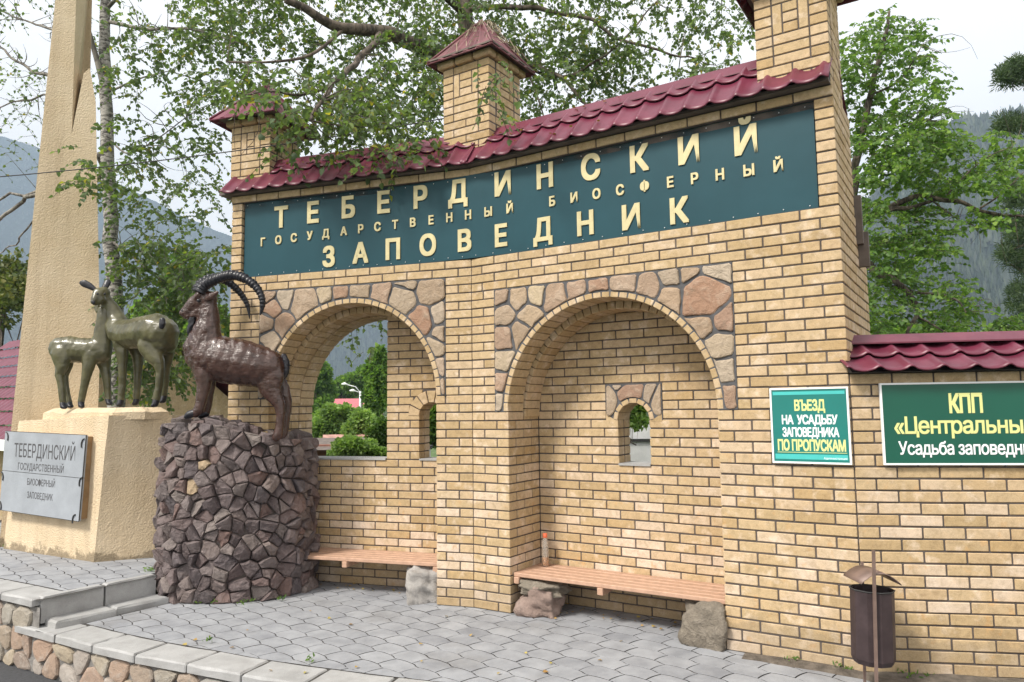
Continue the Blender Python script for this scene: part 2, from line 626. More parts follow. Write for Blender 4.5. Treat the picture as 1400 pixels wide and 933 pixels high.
def course(items, F, u0, u1, L, o=0, anchor=0.0, par=None, depth=DP, ends=(0, 0), z=None):
    """one course of stretchers from u0 to u1; ends: depth of the end bricks when they turn a corner"""
    z0 = L * CH if z is None else z
    p = (L % 2 if par is None else par)
    js = []
    k0 = math.floor((u0 - anchor) / PITCH_B) - 2
    j = anchor + p * PITCH_B / 2 + k0 * PITCH_B
    while j < u1 + PITCH_B:
        if j > u0 + .045 and j < u1 - .045:
            js.append(j + jit(.003))
        j += PITCH_B
    cuts = [u0] + js + [u1]
    for i, (a, b) in enumerate(zip(cuts, cuts[1:])):
        ga = GAP / 2 if i > 0 else 0
        gb = GAP / 2 if i < len(cuts) - 2 else 0
        l = b - gb - (a + ga)
        d = depth
        if i == 0 and ends[0]:
            d = ends[0]
        if i == len(cuts) - 2 and ends[1]:
            d = ends[1]
        me = brick_mesh(l, d, BH)
        M = F.place((a + ga + b - gb) / 2, o + d / 2 + jit(.0024), z0 + CH / 2 + jit(.0013), Matrix.Rotation(jit(.009), 4, 'Y') @ Matrix.Rotation(jit(.008), 4, 'Z'))
        items.append((me, M))


def reveal(items, F, u, side, o0, o1, L, z=None):
    """bricks of a jamb seen end on; side=+1 when the jamb looks towards +u"""
    z0 = L * CH if z is None else z
    cuts = [o0]
    j = .25 if L % 2 else .38
    while j < o1 - .05:
        if j > o0 + .05:
            cuts.append(j)
        j += .258
    cuts.append(o1)
    for a, b in zip(cuts, cuts[1:]):
        l = b - a - GAP
        me = brick_mesh(l, DP, BH)
        rot = Matrix.Rotation(math.pi / 2, 4, 'Z')
        M = F.place(u - side * (DP / 2) , (a + b) / 2 + GAP / 2, z0 + CH / 2, rot)
        items.append((me, M))


def fbox(mb, F, u0, u1, o0, o1, z0, z1):
    mb.box(u0, u1, o0, o1, z0, z1, F.T)


def arch_core(mb, F, u0, u1, uc, r, zs, z1, o0, o1, zc=None, n=28):
    """mortar body above an arch from the springing zs to z1 (a slab with a round soffit)"""
    zc = zs if zc is None else zc
    pts = []
    for i in range(n + 1):
        a = math.pi * i / n
        pts.append((uc - r * math.cos(a), zc + r * math.sin(a)))
    for (ua, za), (ub, zb) in zip(pts, pts[1:]):
        vs = [(ua, o, zz) for o in (o0, o1) for zz in (za, z1)] + [(ub, o, zz) for o in (o0, o1) for zz in (zb, z1)]
        # 0:a o0 low 1:a o0 top 2:a o1 low 3:a o1 top, 4..7 same at b
        fs = [(0, 4, 5, 1), (2, 3, 7, 6), (0, 2, 6, 4), (1, 5, 7, 3)]
        mb.add(vs, fs, F.T)
    if u0 < uc - r:
        fbox(mb, F, u0, uc - r, o0, o1, zs, z1)
    if u1 > uc + r:
        fbox(mb, F, uc + r, u1, o0, o1, zs, z1)


def wedge_mesh(li, lo, d, h, c=.004):
    src = brick_mesh(lo, d, h, c)
    me = src.copy()
    for v in me.vertices:
        t = (v.co.z + h / 2) / h
        v.co.x *= (li + (lo - li) * t) / lo
    return me


def voussoirs(F, uc, zc, r0, rw, o0, o1, n, a0=0.0, a1=math.pi):
    """arch bricks set on edge round an arch"""
    res = []
    for i in range(n):
        a = a0 + (a1 - a0) * (i + .5) / n
        arc = (a1 - a0) * (r0 + rw / 2) / n
        me = brick_mesh(round(arc - .008, 3), o1 - o0, rw)
        if rw > .1:
            me = wedge_mesh((a1 - a0) * r0 / n - .008, (a1 - a0) * (r0 + rw) / n - .009, o1 - o0, rw)
        rot = Matrix.Rotation(-(a) + math.pi / 2, 4, 'Y')
        # local x runs along the arc, local z radially outwards
        M = F.place(uc + (r0 + rw / 2) * math.cos(a), (o0 + o1) / 2 + jit(.0015), zc + (r0 + rw / 2) * math.sin(a), rot)
        res.append((me, M))
    return res


# ------------------------------------------------------------------ stone facing from given centres
def clip_half(poly, nx, ny, c):
    """keep nx*x+ny*y<=c"""
    res = []
    for i in range(len(poly)):
        p, q = poly[i], poly[(i + 1) % len(poly)]
        dp, dq = nx * p[0] + ny * p[1] - c, nx * q[0] + ny * q[1] - c
        if dp <= 0:
            res.append(p)
        if (dp < 0 < dq) or (dq < 0 < dp):
            t = dp / (dp - dq)
            res.append((p[0] + (q[0] - p[0]) * t, p[1] + (q[1] - p[1]) * t))
    return res


def cells(sites, rect, gap, wts=None, reach=1e9):
    x0, y0, x1, y1 = rect
    res = []
    for i, (sx, sy) in enumerate(sites):
        poly = [(x0 + gap / 2, y0 + gap / 2), (x1 - gap / 2, y0 + gap / 2), (x1 - gap / 2, y1 - gap / 2), (x0 + gap / 2, y1 - gap / 2)]
        for j, (tx, ty) in enumerate(sites):
            if i == j:
                continue
            dx, dy = tx - sx, ty - sy
            dd = math.hypot(dx, dy)
            if dd > reach or dd < 1e-6:
                continue
            wi, wj = (wts[i], wts[j]) if wts else (0, 0)
            nx, ny = dx / dd, dy / dd
            mid = (tx * tx + ty * ty - sx * sx - sy * sy + wi - wj) / (2 * dd)
            poly = clip_half(poly, nx, ny, mid - gap / 2)
            if len(poly) < 3:
                break
        res.append(poly if len(poly) >= 3 else None)
    return res


def chaikin(poly, k=1, t=.25):
    for _ in range(k):
        res = []
        for i in range(len(poly)):
            p, q = poly[i], poly[(i + 1) % len(poly)]
            res.append((p[0] * (1 - t) + q[0] * t, p[1] * (1 - t) + q[1] * t))
            res.append((p[0] * t + q[0] * (1 - t), p[1] * t + q[1] * (1 - t)))
        poly = res
    return poly


def dedupe(poly, eps=.006):
    res = []
    for p in poly:
        if not res or math.hypot(p[0] - res[-1][0], p[1] - res[-1][1]) > eps:
            res.append(p)
    if len(res) > 2 and math.hypot(res[0][0] - res[-1][0], res[0][1] - res[-1][1]) < eps:
        res.pop()
    return res


def stone_mesh(poly, fn, h, back=.02, shoulder=.8, rough=.006, tilt=0.0, seed=0, flat=.9):
    """fn(x, y, out) maps the unrolled wall to the place"""
    r = random.Random(seed)
    cx = sum(p[0] for p in poly) / len(poly)
    cy = sum(p[1] for p in poly) / len(poly)
    tx, ty = r.uniform(-tilt, tilt), r.uniform(-tilt, tilt)
    rings = []
    for (sc, o) in ((1.0, -back), (1.0, h * .45), (.93, h * .86), (.72, h)):
        ring = []
        for (x, y) in poly:
            xx, yy = cx + (x - cx) * sc, cy + (y - cy) * sc
            oo = o + ((xx - cx) * tx + (yy - cy) * ty if o > 0 else 0)
            if o > 0:
                oo += r.uniform(-rough, rough) * (1 if sc > .95 else .7)
            ring.append((xx, yy, oo))
        rings.append(ring)
    vs = [fn(*p) for ring in rings for p in ring]
    n = len(poly)
    fs = []
    for k in range(len(rings) - 1):
        for i in range(n):
            j = (i + 1) % n
            fs.append((k * n + i, k * n + j, (k + 1) * n + j, (k + 1) * n + i))
    vs.append(fn(cx + r.uniform(-.01, .01), cy + r.uniform(-.01, .01), h * r.uniform(.95, 1.15)))
    top = (len(rings) - 1) * n
    for i in range(n):
        fs.append((top + i, top + (i + 1) % n, len(vs) - 1))
    org = Vector(vs[-1])
    me = bpy.data.meshes.new('stone')
    me.from_pydata([tuple(Vector(v) - org) for v in vs], [], fs)
    bm = bmesh.new()
    bm.from_mesh(me)
    bmesh.ops.recalc_face_normals(bm, faces=bm.faces)
    bm.to_mesh(me)
    bm.free()
    return me, org


def pixel_on(F, x, y, o=0):
    """where the view through a photo pixel meets a wall plane: (u, z)"""
    a = at(x, y, 1.0) - Vector((0, 0, CAM_H))
    p0 = F.P + F.n * o
    t = F.n.dot(p0) / F.n.dot(a)
    q = a * t
    return (q - p0).dot(F.d), CAM_H + q.z


def panel(F, parent, zoomed, org, scale, rect, arch, wts_i={}, o=0.0, h=.016, gap=.022, seed=0, rr=.013):
    sites = [pixel_on(F, org[0] + x / scale, org[1] + y / scale, o) for x, y in zoomed]
    wts = [wts_i.get(i, 0) for i in range(len(sites))]
    uc, zc, r = arch
    for i, poly in enumerate(cells(sites, rect, gap, wts)):
        if not poly:
            continue
        sx_, sz_ = sites[i]
        dn_ = math.hypot(sx_ - uc, sz_ - zc)
        ax_, az_ = (sx_ - uc) / dn_, (sz_ - zc) / dn_
        poly = clip_half(poly, -ax_, -az_, -(ax_ * uc + az_ * zc) - r * .90)
        if len(poly) < 3:
            continue
        # refine, then push out of the arch
        fine = []
        for k in range(len(poly)):
            p, q = poly[k], poly[(k + 1) % len(poly)]
            m_ = max(1, int(math.hypot(q[0] - p[0], q[1] - p[1]) / .05))
            for s in range(m_):
                fine.append((p[0] + (q[0] - p[0]) * s / m_, p[1] + (q[1] - p[1]) * s / m_))
        outp = []
        for (x, y) in fine:
            dd = math.hypot(x - uc, y - zc)
            lim = r + gap * .6
            if dd < lim and y > zc - .05:
                x, y = uc + (x - uc) * lim / dd, zc + (y - zc) * lim / dd
            x = min(max(x, rect[0] + gap / 2), rect[2] - gap / 2)
            y = min(max(y, rect[1] + gap / 2), rect[3] - gap / 2)
            outp.append((x, y))
        outp = dedupe(outp, .012)
        if len(outp) < 4:
            continue
        rj = random.Random(seed + i)
        outp = [(x + rj.uniform(-rr, rr) * .6, y + rj.uniform(-rr, rr) * .6) for x, y in outp]
        outp = dedupe(chaikin(outp, 1, .25), .004)
        ar = 0
        for k in range(len(outp)):
            p, q = outp[k], outp[(k + 1) % len(outp)]
            ar += p[0] * q[1] - p[1] * q[0]
        if abs(ar) / 2 < .0018:
            continue
        me, org3 = stone_mesh(outp, lambda x, y, out_: F.w(x, o - out_, y), h * rj.uniform(.8, 1.3), .015, rough=.0025, tilt=.05, seed=seed + i)
        put('stone', me, M_PSTONE, parent, mw=Matrix.Translation(org3))


# ------------------------------------------------------------------ left wing of the gate wall
D1 = .51      # depth of the niches
D2 = .76      # thickness of the wall
ULA, URA, UCA, RA, LSA = .484, 2.276, 1.38, .896, 24
ULB, URB, UCB, RB, LSB = .38, 2.20, 1.29, .91, 22
RW = .046
ZTOP = 51 * CH

wallA = thing('brick_wall', 'left wing of the yellow brick gate wall with a see-through arch beside the ibex', 'wall', A)
itA, mb = [], MB()
for L in range(51):
    ev = L % 2
    hd, st = .12, .25
    if L < LSA:
        course(itA, FA, 0, ULA, L, anchor=.0, ends=(0, st if ev else hd))
        reveal(itA, FA, ULA, 1, st if ev else hd, D1, L)
        course(itA, FA, URA, FA.len - .002, L, anchor=FA.len, par=1 - ev)
        reveal(itA, FA, URA, -1, hd, D1, L)
    elif L < 38:
        course(itA, FA, 0, .358, L, anchor=0)
        course(itA, FA, 2.372, FA.len - .002, L, anchor=FA.len, par=1 - ev)
    elif L < 40:
        course(itA, FA, 0, FA.len - .002, L, anchor=FA.len, par=1 - ev)
    elif L < 50:
        course(itA, FA, 0, .122, L, anchor=-1, par=0, depth=.25)
    else:
        course(itA, FA, 0, FA.len - .002, L, o=-.012, anchor=FA.len, depth=.15)
# the left end of the wall
EA = Facet(A + FA.n * D2, A)
for L in range(51):
    cuts = [0, .25, .51] if L % 2 else [0, .12, .38, .64]
    o_s = .12 if L % 2 == 0 else .12
for L in range(51):
    dpt = .12 if L < 40 else .25
    c_ = [dpt] + [x for x in ((.25, .51) if L % 2 else (.38, .64)) if x > dpt + .05] + [D2]
    for a, b in zip(c_, c_[1:]):
        itA.append((brick_mesh(b - a - GAP, DP, BH), FA.place(DP / 2, (a + b) / 2 + GAP / 2, L * CH + CH / 2, Matrix.Rotation(math.pi / 2, 4, 'Z'))))
# back wall of the niche with the big opening, its pier and the small arched window
SILL = 16 * CH
for L in range(0, 38):
    z = L * CH
    if L < 16:
        course(itA, FA, ULA + .004, URA - .004, L, o=D1, anchor=1.51, ends=(0, 0))
    else:
        zt = z + CH - 20 * 0
        lim = URA - .004
        zc = z + CH / 2
        if z + CH > LSA * CH:
            lim = UCA + math.sqrt(max(0, (RA + .05) ** 2 - max(0, (zc - LSA * CH)) ** 2))
        if L < 22:
            course(itA, FA, 1.51, 1.866, L, o=D1, anchor=1.51, ends=(0, 0))
            if lim > 2.14:
                course(itA, FA, 2.13, lim, L, o=D1, anchor=1.51)
        elif L < 26:
            # courses meet the ring of the small window
            e = 1.998 - math.sqrt(max(0, .245 ** 2 - (zc - 1.66) ** 2)) if zc < 1.66 + .245 else None
            if e is None:
                course(itA, FA, 1.51, lim, L, o=D1, anchor=1.51)
            else:
                course(itA, FA, 1.51, e - .004, L, o=D1, anchor=1.51)
                e2 = 1.998 + (1.998 - e)
                if lim > e2 + .05:
                    course(itA, FA, e2 + .004, lim, L, o=D1, anchor=1.51)
        elif lim > 1.6:
            course(itA, FA, 1.51, lim, L, o=D1, anchor=1.51)
# left edge of the big opening, right edge, small window jambs
for L in range(16, 34):
    reveal(itA, FA, ULA, 1, D1 + .002, D2, L) if L < 24 else None
    reveal(itA, FA, 1.51, -1, D1 + .12, D2, L)
for L in range(16, 22):
    reveal(itA, FA, 1.866, 1, D1 + .12, D2, L)
    reveal(itA, FA, 2.13, -1, D1 + .12, D2, L)
# lower sill course proud of the wall
m_core = MB()
e = .007
fbox(m_core, FA, e, ULA - e, e, D2 - e, 0, LSA * CH)
fbox(m_core, FA, URA + e, FA.len, e, D1, 0, LSA * CH)
arch_core(m_core, FA, e, FA.len, UCA, RA + .02, LSA * CH, 40 * CH, e, D1)
fbox(m_core, FA, .12, FA.len, .125, D2 - .1, 40 * CH, 50 * CH)
fbox(m_core, FA, e, .12, .25, D2 - .1, 40 * CH, 50 * CH)
fbox(m_core, FA, e, .12 - e, e, .25, 40 * CH, 50 * CH)
fbox(m_core, FA, e, FA.len, 0, D2 - .1, 50 * CH, 51 * CH)
fbox(m_core, FA, ULA - .1, URA + .1, D1 + e, D2 - e, 0, SILL - e)
fbox(m_core, FA, 1.51 + e, 1.866 - e, D1 + e, D2 - e, SILL - e, 1.66)
fbox(m_core, FA, 2.13 + e, URA + .1, D1 + e, D2 - e, SILL - e, 1.66)
arch_core(m_core, FA, 1.51 + e, URA + .1, 1.998, .14, 1.66, 38 * CH, D1 + e, D2 - e)
arch_core(m_core, FA, ULA - .4, 1.51 + e, UCA, RA + .02, LSA * CH, 40 * CH, D1 + e, D2 - e, zc=LSA * CH - .065)
m_core.obj('mortar', M_MORTAR, wallA, fix=False)
# panel backing
mp_ = MB()
arch_core(mp_, FA, .358, 2.372, UCA, RA + .01, LSA * CH, 38 * CH, -.001, .05)
mp_.obj('panel_mortar', M_JOINT, wallA, fix=False)
arch_items = voussoirs(FA, UCA, LSA * CH, RA, RW, -.004, .25, 36)
arch_items += voussoirs(FA, UCA, LSA * CH - .05, RA - .012, RW + .02, .262, D1, 36)
arch_items += voussoirs(FA, UCA, LSA * CH - .065, RA - .012, RW + .02, D1 + .01, D2, 36)
arch_items += voussoirs(FA, 1.998, 1.66, .132, .115, D1 - .004, D2, 7)
for me, M in arch_items:
    put('arch_brick', me, M_BRICK, wallA, mw=M)
panel(FA, wallA, [(92, 110), (112, 160), (155, 125), (88, 218), (148, 218), (100, 272), (225, 140), (303, 110), (345, 103), (420, 100), (495, 110), (572, 130), (588, 76), (662, 100), (640, 205), (695, 190), (708, 250), (687, 295), (703, 375), (708, 440), (60, 320)],
      (330, 360), 2.592, (.358, LSA * CH, 2.372, 38 * CH), (UCA, LSA * CH, RA + RW), {6: .012, 11: .01, 13: .006, 14: .008}, seed=10)
lay_pieces('brick', itA, M_BRICK, wallA, 300, 'brick_courses')
ms = MB()
fbox(ms, FA, ULA + .01, 1.51 - .01, D1 - .012, D2, SILL - .006, SILL + .012)
fbox(ms, FA, 1.87, 2.125, D1 - .01, D2, SILL - .006, SILL + .011)
ms.obj('sill', M_KERB, wallA)

# ------------------------------------------------------------------ right wing
wallB = thing('brick_wall', 'right wing of the yellow brick gate wall with a deep blind niche', 'wall', Bk)
itB = []
UE = FB.len
for L in range(51):
    ev = L % 2
    hd, st = .12, .25
    rp = 1 - ev
    if L < LSB:
        course(itB, FB, .002, ULB, L, anchor=0, par=ev, ends=(0, st if ev else hd))
        reveal(itB, FB, ULB, 1, st if ev else hd, D1, L)
        course(itB, FB, URB, UE, L, anchor=UE, par=rp, ends=(0, 0))
        reveal(itB, FB, URB, -1, .12, D1, L)
    elif L < 36:
        course(itB, FB, .002, .245, L, anchor=0, par=ev)
        course(itB, FB, 2.35, UE, L, anchor=UE, par=rp)
    elif L < 40:
        course(itB, FB, .002, UE, L, anchor=UE, par=rp)
    elif L < 50:
        course(itB, FB, UE - .125, UE, L, anchor=9, par=0, depth=.25 if ev else .12)
    else:
        course(itB, FB, .002, UE, L, o=-.012, anchor=UE, depth=.15)
    # the right end of the wall; thicker low down where a buttress stands behind
    dmax = 1.32 if L < 41 else D2
    d0 = (.25 if ev else .12) if 40 <= L < 50 else .12
    c_ = [d0]
    j = (.25 if ev else .38)
    while j < dmax - .05:
        if j > d0 + .05:
            c_.append(j)
        j += PITCH_B
    c_.append(dmax)
    for a, b in zip(c_, c_[1:]):
        itB.append((brick_mesh(b - a - GAP, DP, BH), FB.place(UE - DP / 2 + jit(), (a + b) / 2 + GAP / 2, L * CH + CH / 2, Matrix.Rotation(math.pi / 2, 4, 'Z'))))
# back wall of the niche and its slit window
SW0, SW1, SWC, SWR, SWS = 1.176, 1.464, 1.32, .144, 1.61
itBk = []
for L in range(0, 37):
    z = L * CH
    zc = z + CH / 2
    lo, hi = ULB + .004, URB - .004
    if z + CH > LSB * CH:
        hw = math.sqrt(max(0, (RB + .05) ** 2 - max(0, zc - LSB * CH) ** 2))
        lo, hi = UCB - hw, UCB + hw
    if L < 16:
        course(itBk, FB, lo, hi, L, o=D1, anchor=SW0)
    elif L < 21:
        course(itBk, FB, lo, SW0, L, o=D1, anchor=SW0, ends=(0, .12))
        course(itBk, FB, SW1, hi, L, o=D1, anchor=SW1)
        reveal(itBk, FB, SW0, 1, D1 + .13, D2, L)
        reveal(itBk, FB, SW1, -1, D1 + .13, D2, L)
    elif L < 25:
        course(itBk, FB, lo, 1.062, L, o=D1, anchor=SW0)
        course(itBk, FB, 1.585, hi, L, o=D1, anchor=SW1)
    else:
        if hi - lo > .1:
            course(itBk, FB, lo, hi, L, o=D1, anchor=SW0)
m_core = MB()
fbox(m_core, FB, 0, ULB - e, e, D2 - e, 0, LSB * CH)
fbox(m_core, FB, URB + e, UE - e, e, D2 - e, 0, LSB * CH)
fbox(m_core, FB, UE - .6, UE - e, D2 - e, 1.32, 0, 41 * CH)
arch_core(m_core, FB, 0, UE - e, UCB, RB + .02, LSB * CH, 40 * CH, e, D1)
fbox(m_core, FB, 0, UE - .125, .125, D2 - .1, 40 * CH, 50 * CH)
fbox(m_core, FB, UE - .125, UE - e, e, D2 - e, 40 * CH, 50 * CH)
fbox(m_core, FB, 0, UE - e, 0, D2 - .1, 50 * CH, 51 * CH)
fbox(m_core, FB, ULB - .1, URB + .1, D1 + e, D2 - e, 0, SILL - e)
fbox(m_core, FB, ULB - .1, SW0 - e, D1 + e, D2 - e, SILL - e, SWS)
fbox(m_core, FB, SW1 + e, URB + .1, D1 + e, D2 - e, SILL - e, SWS)
arch_core(m_core, FB, ULB - .1, URB + .1, SWC, SWR + .01, SWS, 38 * CH, D1 + e, D2 - e)
m_core.obj('mortar', M_MORTAR, wallB, fix=False)
mp_ = MB()
arch_core(mp_, FB, .245, 2.35, UCB, RB + .01, LSB * CH, 36 * CH, -.001, .05)
arch_core(mp_, FB, 1.065, 1.582, SWC, SWR + .01, SWS, 25 * CH - .005, D1 - .001, D1 + .02)
mp_.obj('panel_mortar', M_JOINT, wallB, fix=False)
arch_items = voussoirs(FB, UCB, LSB * CH, RB, RW, -.004, .25, 38)
arch_items += voussoirs(FB, UCB, LSB * CH - .05, RB - .012, RW + .02, .262, D1 + .0, 38)
arch_items += voussoirs(FB, SWC, SWS, SWR, .04, D1 - .006, D2, 7)
for me, M in arch_items:
    put('arch_brick', me, M_BRICK, wallB, mw=M)
panel(FB, wallB, [(62, 117), (127, 122), (193, 112), (255, 117), (337, 95), (408, 83), (495, 72), (590, 87), (662, 50), (733, 38), (822, 33), (665, 122), (785, 118), (75, 180), (168, 185), (75, 268), (135, 250), (75, 350), (65, 422), (58, 495), (783, 215), (853, 200), (840, 290), (858, 385), (868, 475)],
      (660, 360), 2.592, (.245, LSB * CH, 2.35, 36 * CH), (UCB, LSB * CH, RB + RW), {3: .004, 6: .004, 12: .02, 9: -.003, 8: -.002}, seed=60)
panel(FB, wallB, [(165, 260), (350, 200), (495, 230), (575, 270), (300, 140)], (810, 510), 6.667, (1.065, SWS + .03, 1.582, 25 * CH - .005),
      (SWC, SWS, SWR + .045), {1: .01}, o=D1, h=.012, gap=.016, seed=90, rr=.004)
# wedge bricks at the springing of the slit window
wb = MB()
for s in (-1, 1):
    ua, ub = SWC + s * (SWR + .01), SWC + s * .255
    pts = [(ua, SWS - .01), (ub, SWS - .01), (ub, SWS + .055), ]
    vs = [(p[0], o_, p[1]) for o_ in (D1 - .002, D1 + .1) for p in pts]
    wb.add(vs, [(0, 1, 2), (3, 5, 4), (0, 3, 4, 1), (1, 4, 5, 2), (2, 5, 3, 0)], FB.T)
wb.obj('wedge_bricks', M_BRICK, wallB)
ms = MB()
fbox(ms, FB, SW0, SW1, D1 - .012, D2, SILL - .006, SILL + .012)
ms.obj('sill', M_KERB, wallB)
# split: 300 nearest of the two lots
lay_pieces('brick', itB + itBk, M_BRICK, wallB, 300, 'brick_courses')

# ------------------------------------------------------------------ low wall
wallC = thing('brick_wall', 'low yellow brick wall with a maroon tiled coping, behind the litter bin', 'wall', C)
itC = []
LC = 5.2
for L in range(25):
    course(itC, FC, .012, LC, L, anchor=.012, par=L % 2, o=.004)
m_core = MB()
fbox(m_core, FC, .0, LC, .011, .5, 0, 25 * CH)
m_core.obj('mortar', M_MORTAR, wallC, fix=False)
lay_pieces('brick', itC, M_BRICK, wallC, 300, 'brick_courses')


# ------------------------------------------------------------------ sheet-metal tile roofs
def wave(u, per=.192, amp=.017):
    p = (u / per) % 1.0
    # a broad shallow trough, then a narrow rounded hump
    q = .5 * p / .68 if p < .68 else .5 + .5 * (p - .68) / .32
    return -amp * math.sin(2 * math.pi * q) * (.75 if q < .5 else 1.15)


def tile_roof(F, u0, u1, prof, name, parent, back=None, per=.192, hole=None, bend=None, amp=.017):
    """prof: (o, z) of row edges from the eave to the ridge"""
    mbr = MB()
    nu = int((u1 - u0) / .016)
    us = [u0 + (u1 - u0) * i / nu for i in range(nu + 1)]
    for r in range(len(prof) - 1):
        (oa, za), (ob, zb) = prof[r], prof[r + 1]
        ln = math.hypot(ob - oa, zb - za)
        nn = (-(zb - za) / ln, (ob - oa) / ln)   # outward (towards viewer, up)
        lines = []
        for t, lift in ((0, .012), (0.0, .022), (.18, .019), (.6, .008), (1.0, .0), (1.04, -.004)):
            row = []
            for u in us:
                w_ = wave(u, per, amp) + lift
                if t == 0 and lift < .01:
                    w_ -= .012
                o_ = oa + (ob - oa) * t + nn[0] * w_
                z_ = za + (zb - za) * t + nn[1] * w_
                row.append(F.w(u, o_, z_))
            lines.append(row)
        for a, b in zip(lines, lines[1:]):
            n0 = len(mbr.v)
            mbr.v += [tuple(p) for p in a] + [tuple(p) for p in b]
            for i in range(nu):
                if hole and hole[0] < us[i] < hole[1] and r >= hole[2]:
                    continue
                mbr.f.append((n0 + i, n0 + i + 1, n0 + nu + 2 + i, n0 + nu + 1 + i))
    ob_ = mbr.obj(name, M_ROOF, parent, smooth=True, fix=False)
    bm = bmesh.new()
    bm.from_mesh(ob_.data)
    bmesh.ops.remove_doubles(bm, verts=bm.verts, dist=.0004)
    bm.to_mesh(ob_.data)
    bm.free()
    md = ob_.modifiers.new('sheet', 'SOLIDIFY')
    md.thickness = .003
    return ob_


roofAB = thing('tiled_coping', 'long maroon sheet-metal tile coping running along the top of the gate wall', 'roof', FA.w(FA.len, .25, 3.93))
P3 = [(-.125, 3.925), (.065, 4.15), (.215, 4.315)]
PB = [(.68, 3.925), (.45, 4.13), (.215, 4.315)]


CAPW, CAPR = .085, .022


def coping(F, u0, u1, parent, prof, profb, hole_f=None, holes_cap=(), cap=True, zr=None):
    tile_roof(F, u0, u1, prof, 'tile_sheet', parent, hole=hole_f)
    # plain back slope
    mbk = MB()
    for (a, b) in zip(profb, profb[1:]):
        mbk.poly([F.w(u0, a[0], a[1]), F.w(u1, a[0], a[1]), F.w(u1, b[0], b[1]), F.w(u0, b[0], b[1])])
    mbk.obj('back_sheet', M_ROOF, parent, fix=False)
    ro, rz = prof[-1]
    segs = [(u0, u1)]
    for h0, h1 in holes_cap:
        ns = []
        for a, b in segs:
            if h0 > a and h0 < b:
                ns.append((a, h0))
            if h1 < b and h1 > a:
                ns.append((h1, b))
            if h0 >= b or h1 <= a:
                ns.append((a, b))
        segs = ns
    for a, b in segs:
        if b - a < .05:
            continue
        mc = MB()
        sl = (prof[-1][1] - prof[-2][1]) / (prof[-1][0] - prof[-2][0])
        sb = CAPW
        rise = CAPR
        pts = [(ro - sb, rz - sb * sl + rise - .006), (ro - sb, rz - sb * sl + rise + .004), (ro - .02, rz + rise + .0), (ro + .02, rz + rise), (ro + sb, rz - sb * sl + rise + .004), (ro + sb, rz - sb * sl + rise - .006), (ro, rz + rise - .012)]
        n = len(pts)
        vs = [F.w(a, p[0], p[1]) for p in pts] + [F.w(b, p[0], p[1]) for p in pts]
        mc.add(vs, [(i, (i + 1) % n, n + (i + 1) % n, n + i) for i in range(n)] + [tuple(range(n)), tuple(range(2 * n - 1, n - 1, -1))])
        mc.obj('ridge_cap', M_ROOF, parent)


coping(FA, -.055, FA.len + .02, roofAB, P3, PB, hole_f=(-.16, .40, 1), holes_cap=((-.2, .40),))
coping(FB, -.02, UE + .0, roofAB, P3, PB, hole_f=(UE - .51, UE + .1, 1), holes_cap=((UE - .51, UE + .1),))
mf = MB()
for F, a, b in ((FA, -.1, FA.len), (FB, 0, UE - .004)):
    fbox(mf, F, a + (.0 if F is FB else .105), b - (.127 if F is FB else 0), .03, .12, 49.3 * CH, 50 * CH - .004)
mf.obj('fascia', M_GREYWOOD, roofAB)
mf2 = MB()
for F, a, b in ((FA, -.1, FA.len), (FB, 0, UE - .012)):
    fbox(mf2, F, a, b, -.08, .60, 51 * CH + .004, 51 * CH + .03)
mf2.obj('soffit_board', M_GREYWOOD, roofAB)
for F, a, b in ((FA, 0, FA.len), (FB, 0, UE)):
    mg = MB()
    # triangular core below the sheets
    pts = [(-.06, 51 * CH + .03), (.215, 4.27), (.56, 51 * CH + .03)]
    vs = [F.w(a, p[0], p[1]) for p in pts] + [F.w(b - .01, p[0], p[1]) for p in pts]
    mg.add(vs, [(0, 1, 4, 3), (1, 2, 5, 4), (0, 2, 1), (3, 4, 5), (0, 3, 5, 2)])
    mg.obj('roof_core', M_EDGE, roofAB)

roofC = thing('tiled_coping', 'short maroon tile coping with ridge cap on the low wall at right', 'roof', FC.w(0, .25, 1.95))
PC = [(-.12, 1.93), (.11, 2.035), (.35, 2.16)]
PCb = [(.80, 1.93), (.58, 2.035), (.35, 2.16)]
CAPW, CAPR = .13, .05
coping(FC, -.045, LC, roofC, PC, PCb)
mg = MB()
pts = [(-.09, 1.927), (.35, 2.13), (.70, 1.927)]
vs = [FC.w(-.0, p[0], p[1] + .0) for p in pts] + [FC.w(LC, p[0], p[1]) for p in pts]
mg.add(vs, [(0, 1, 4, 3), (1, 2, 5, 4), (0, 2, 1), (3, 4, 5), (0, 3, 5, 2)])
mg.obj('roof_core', M_EDGE, roofC)


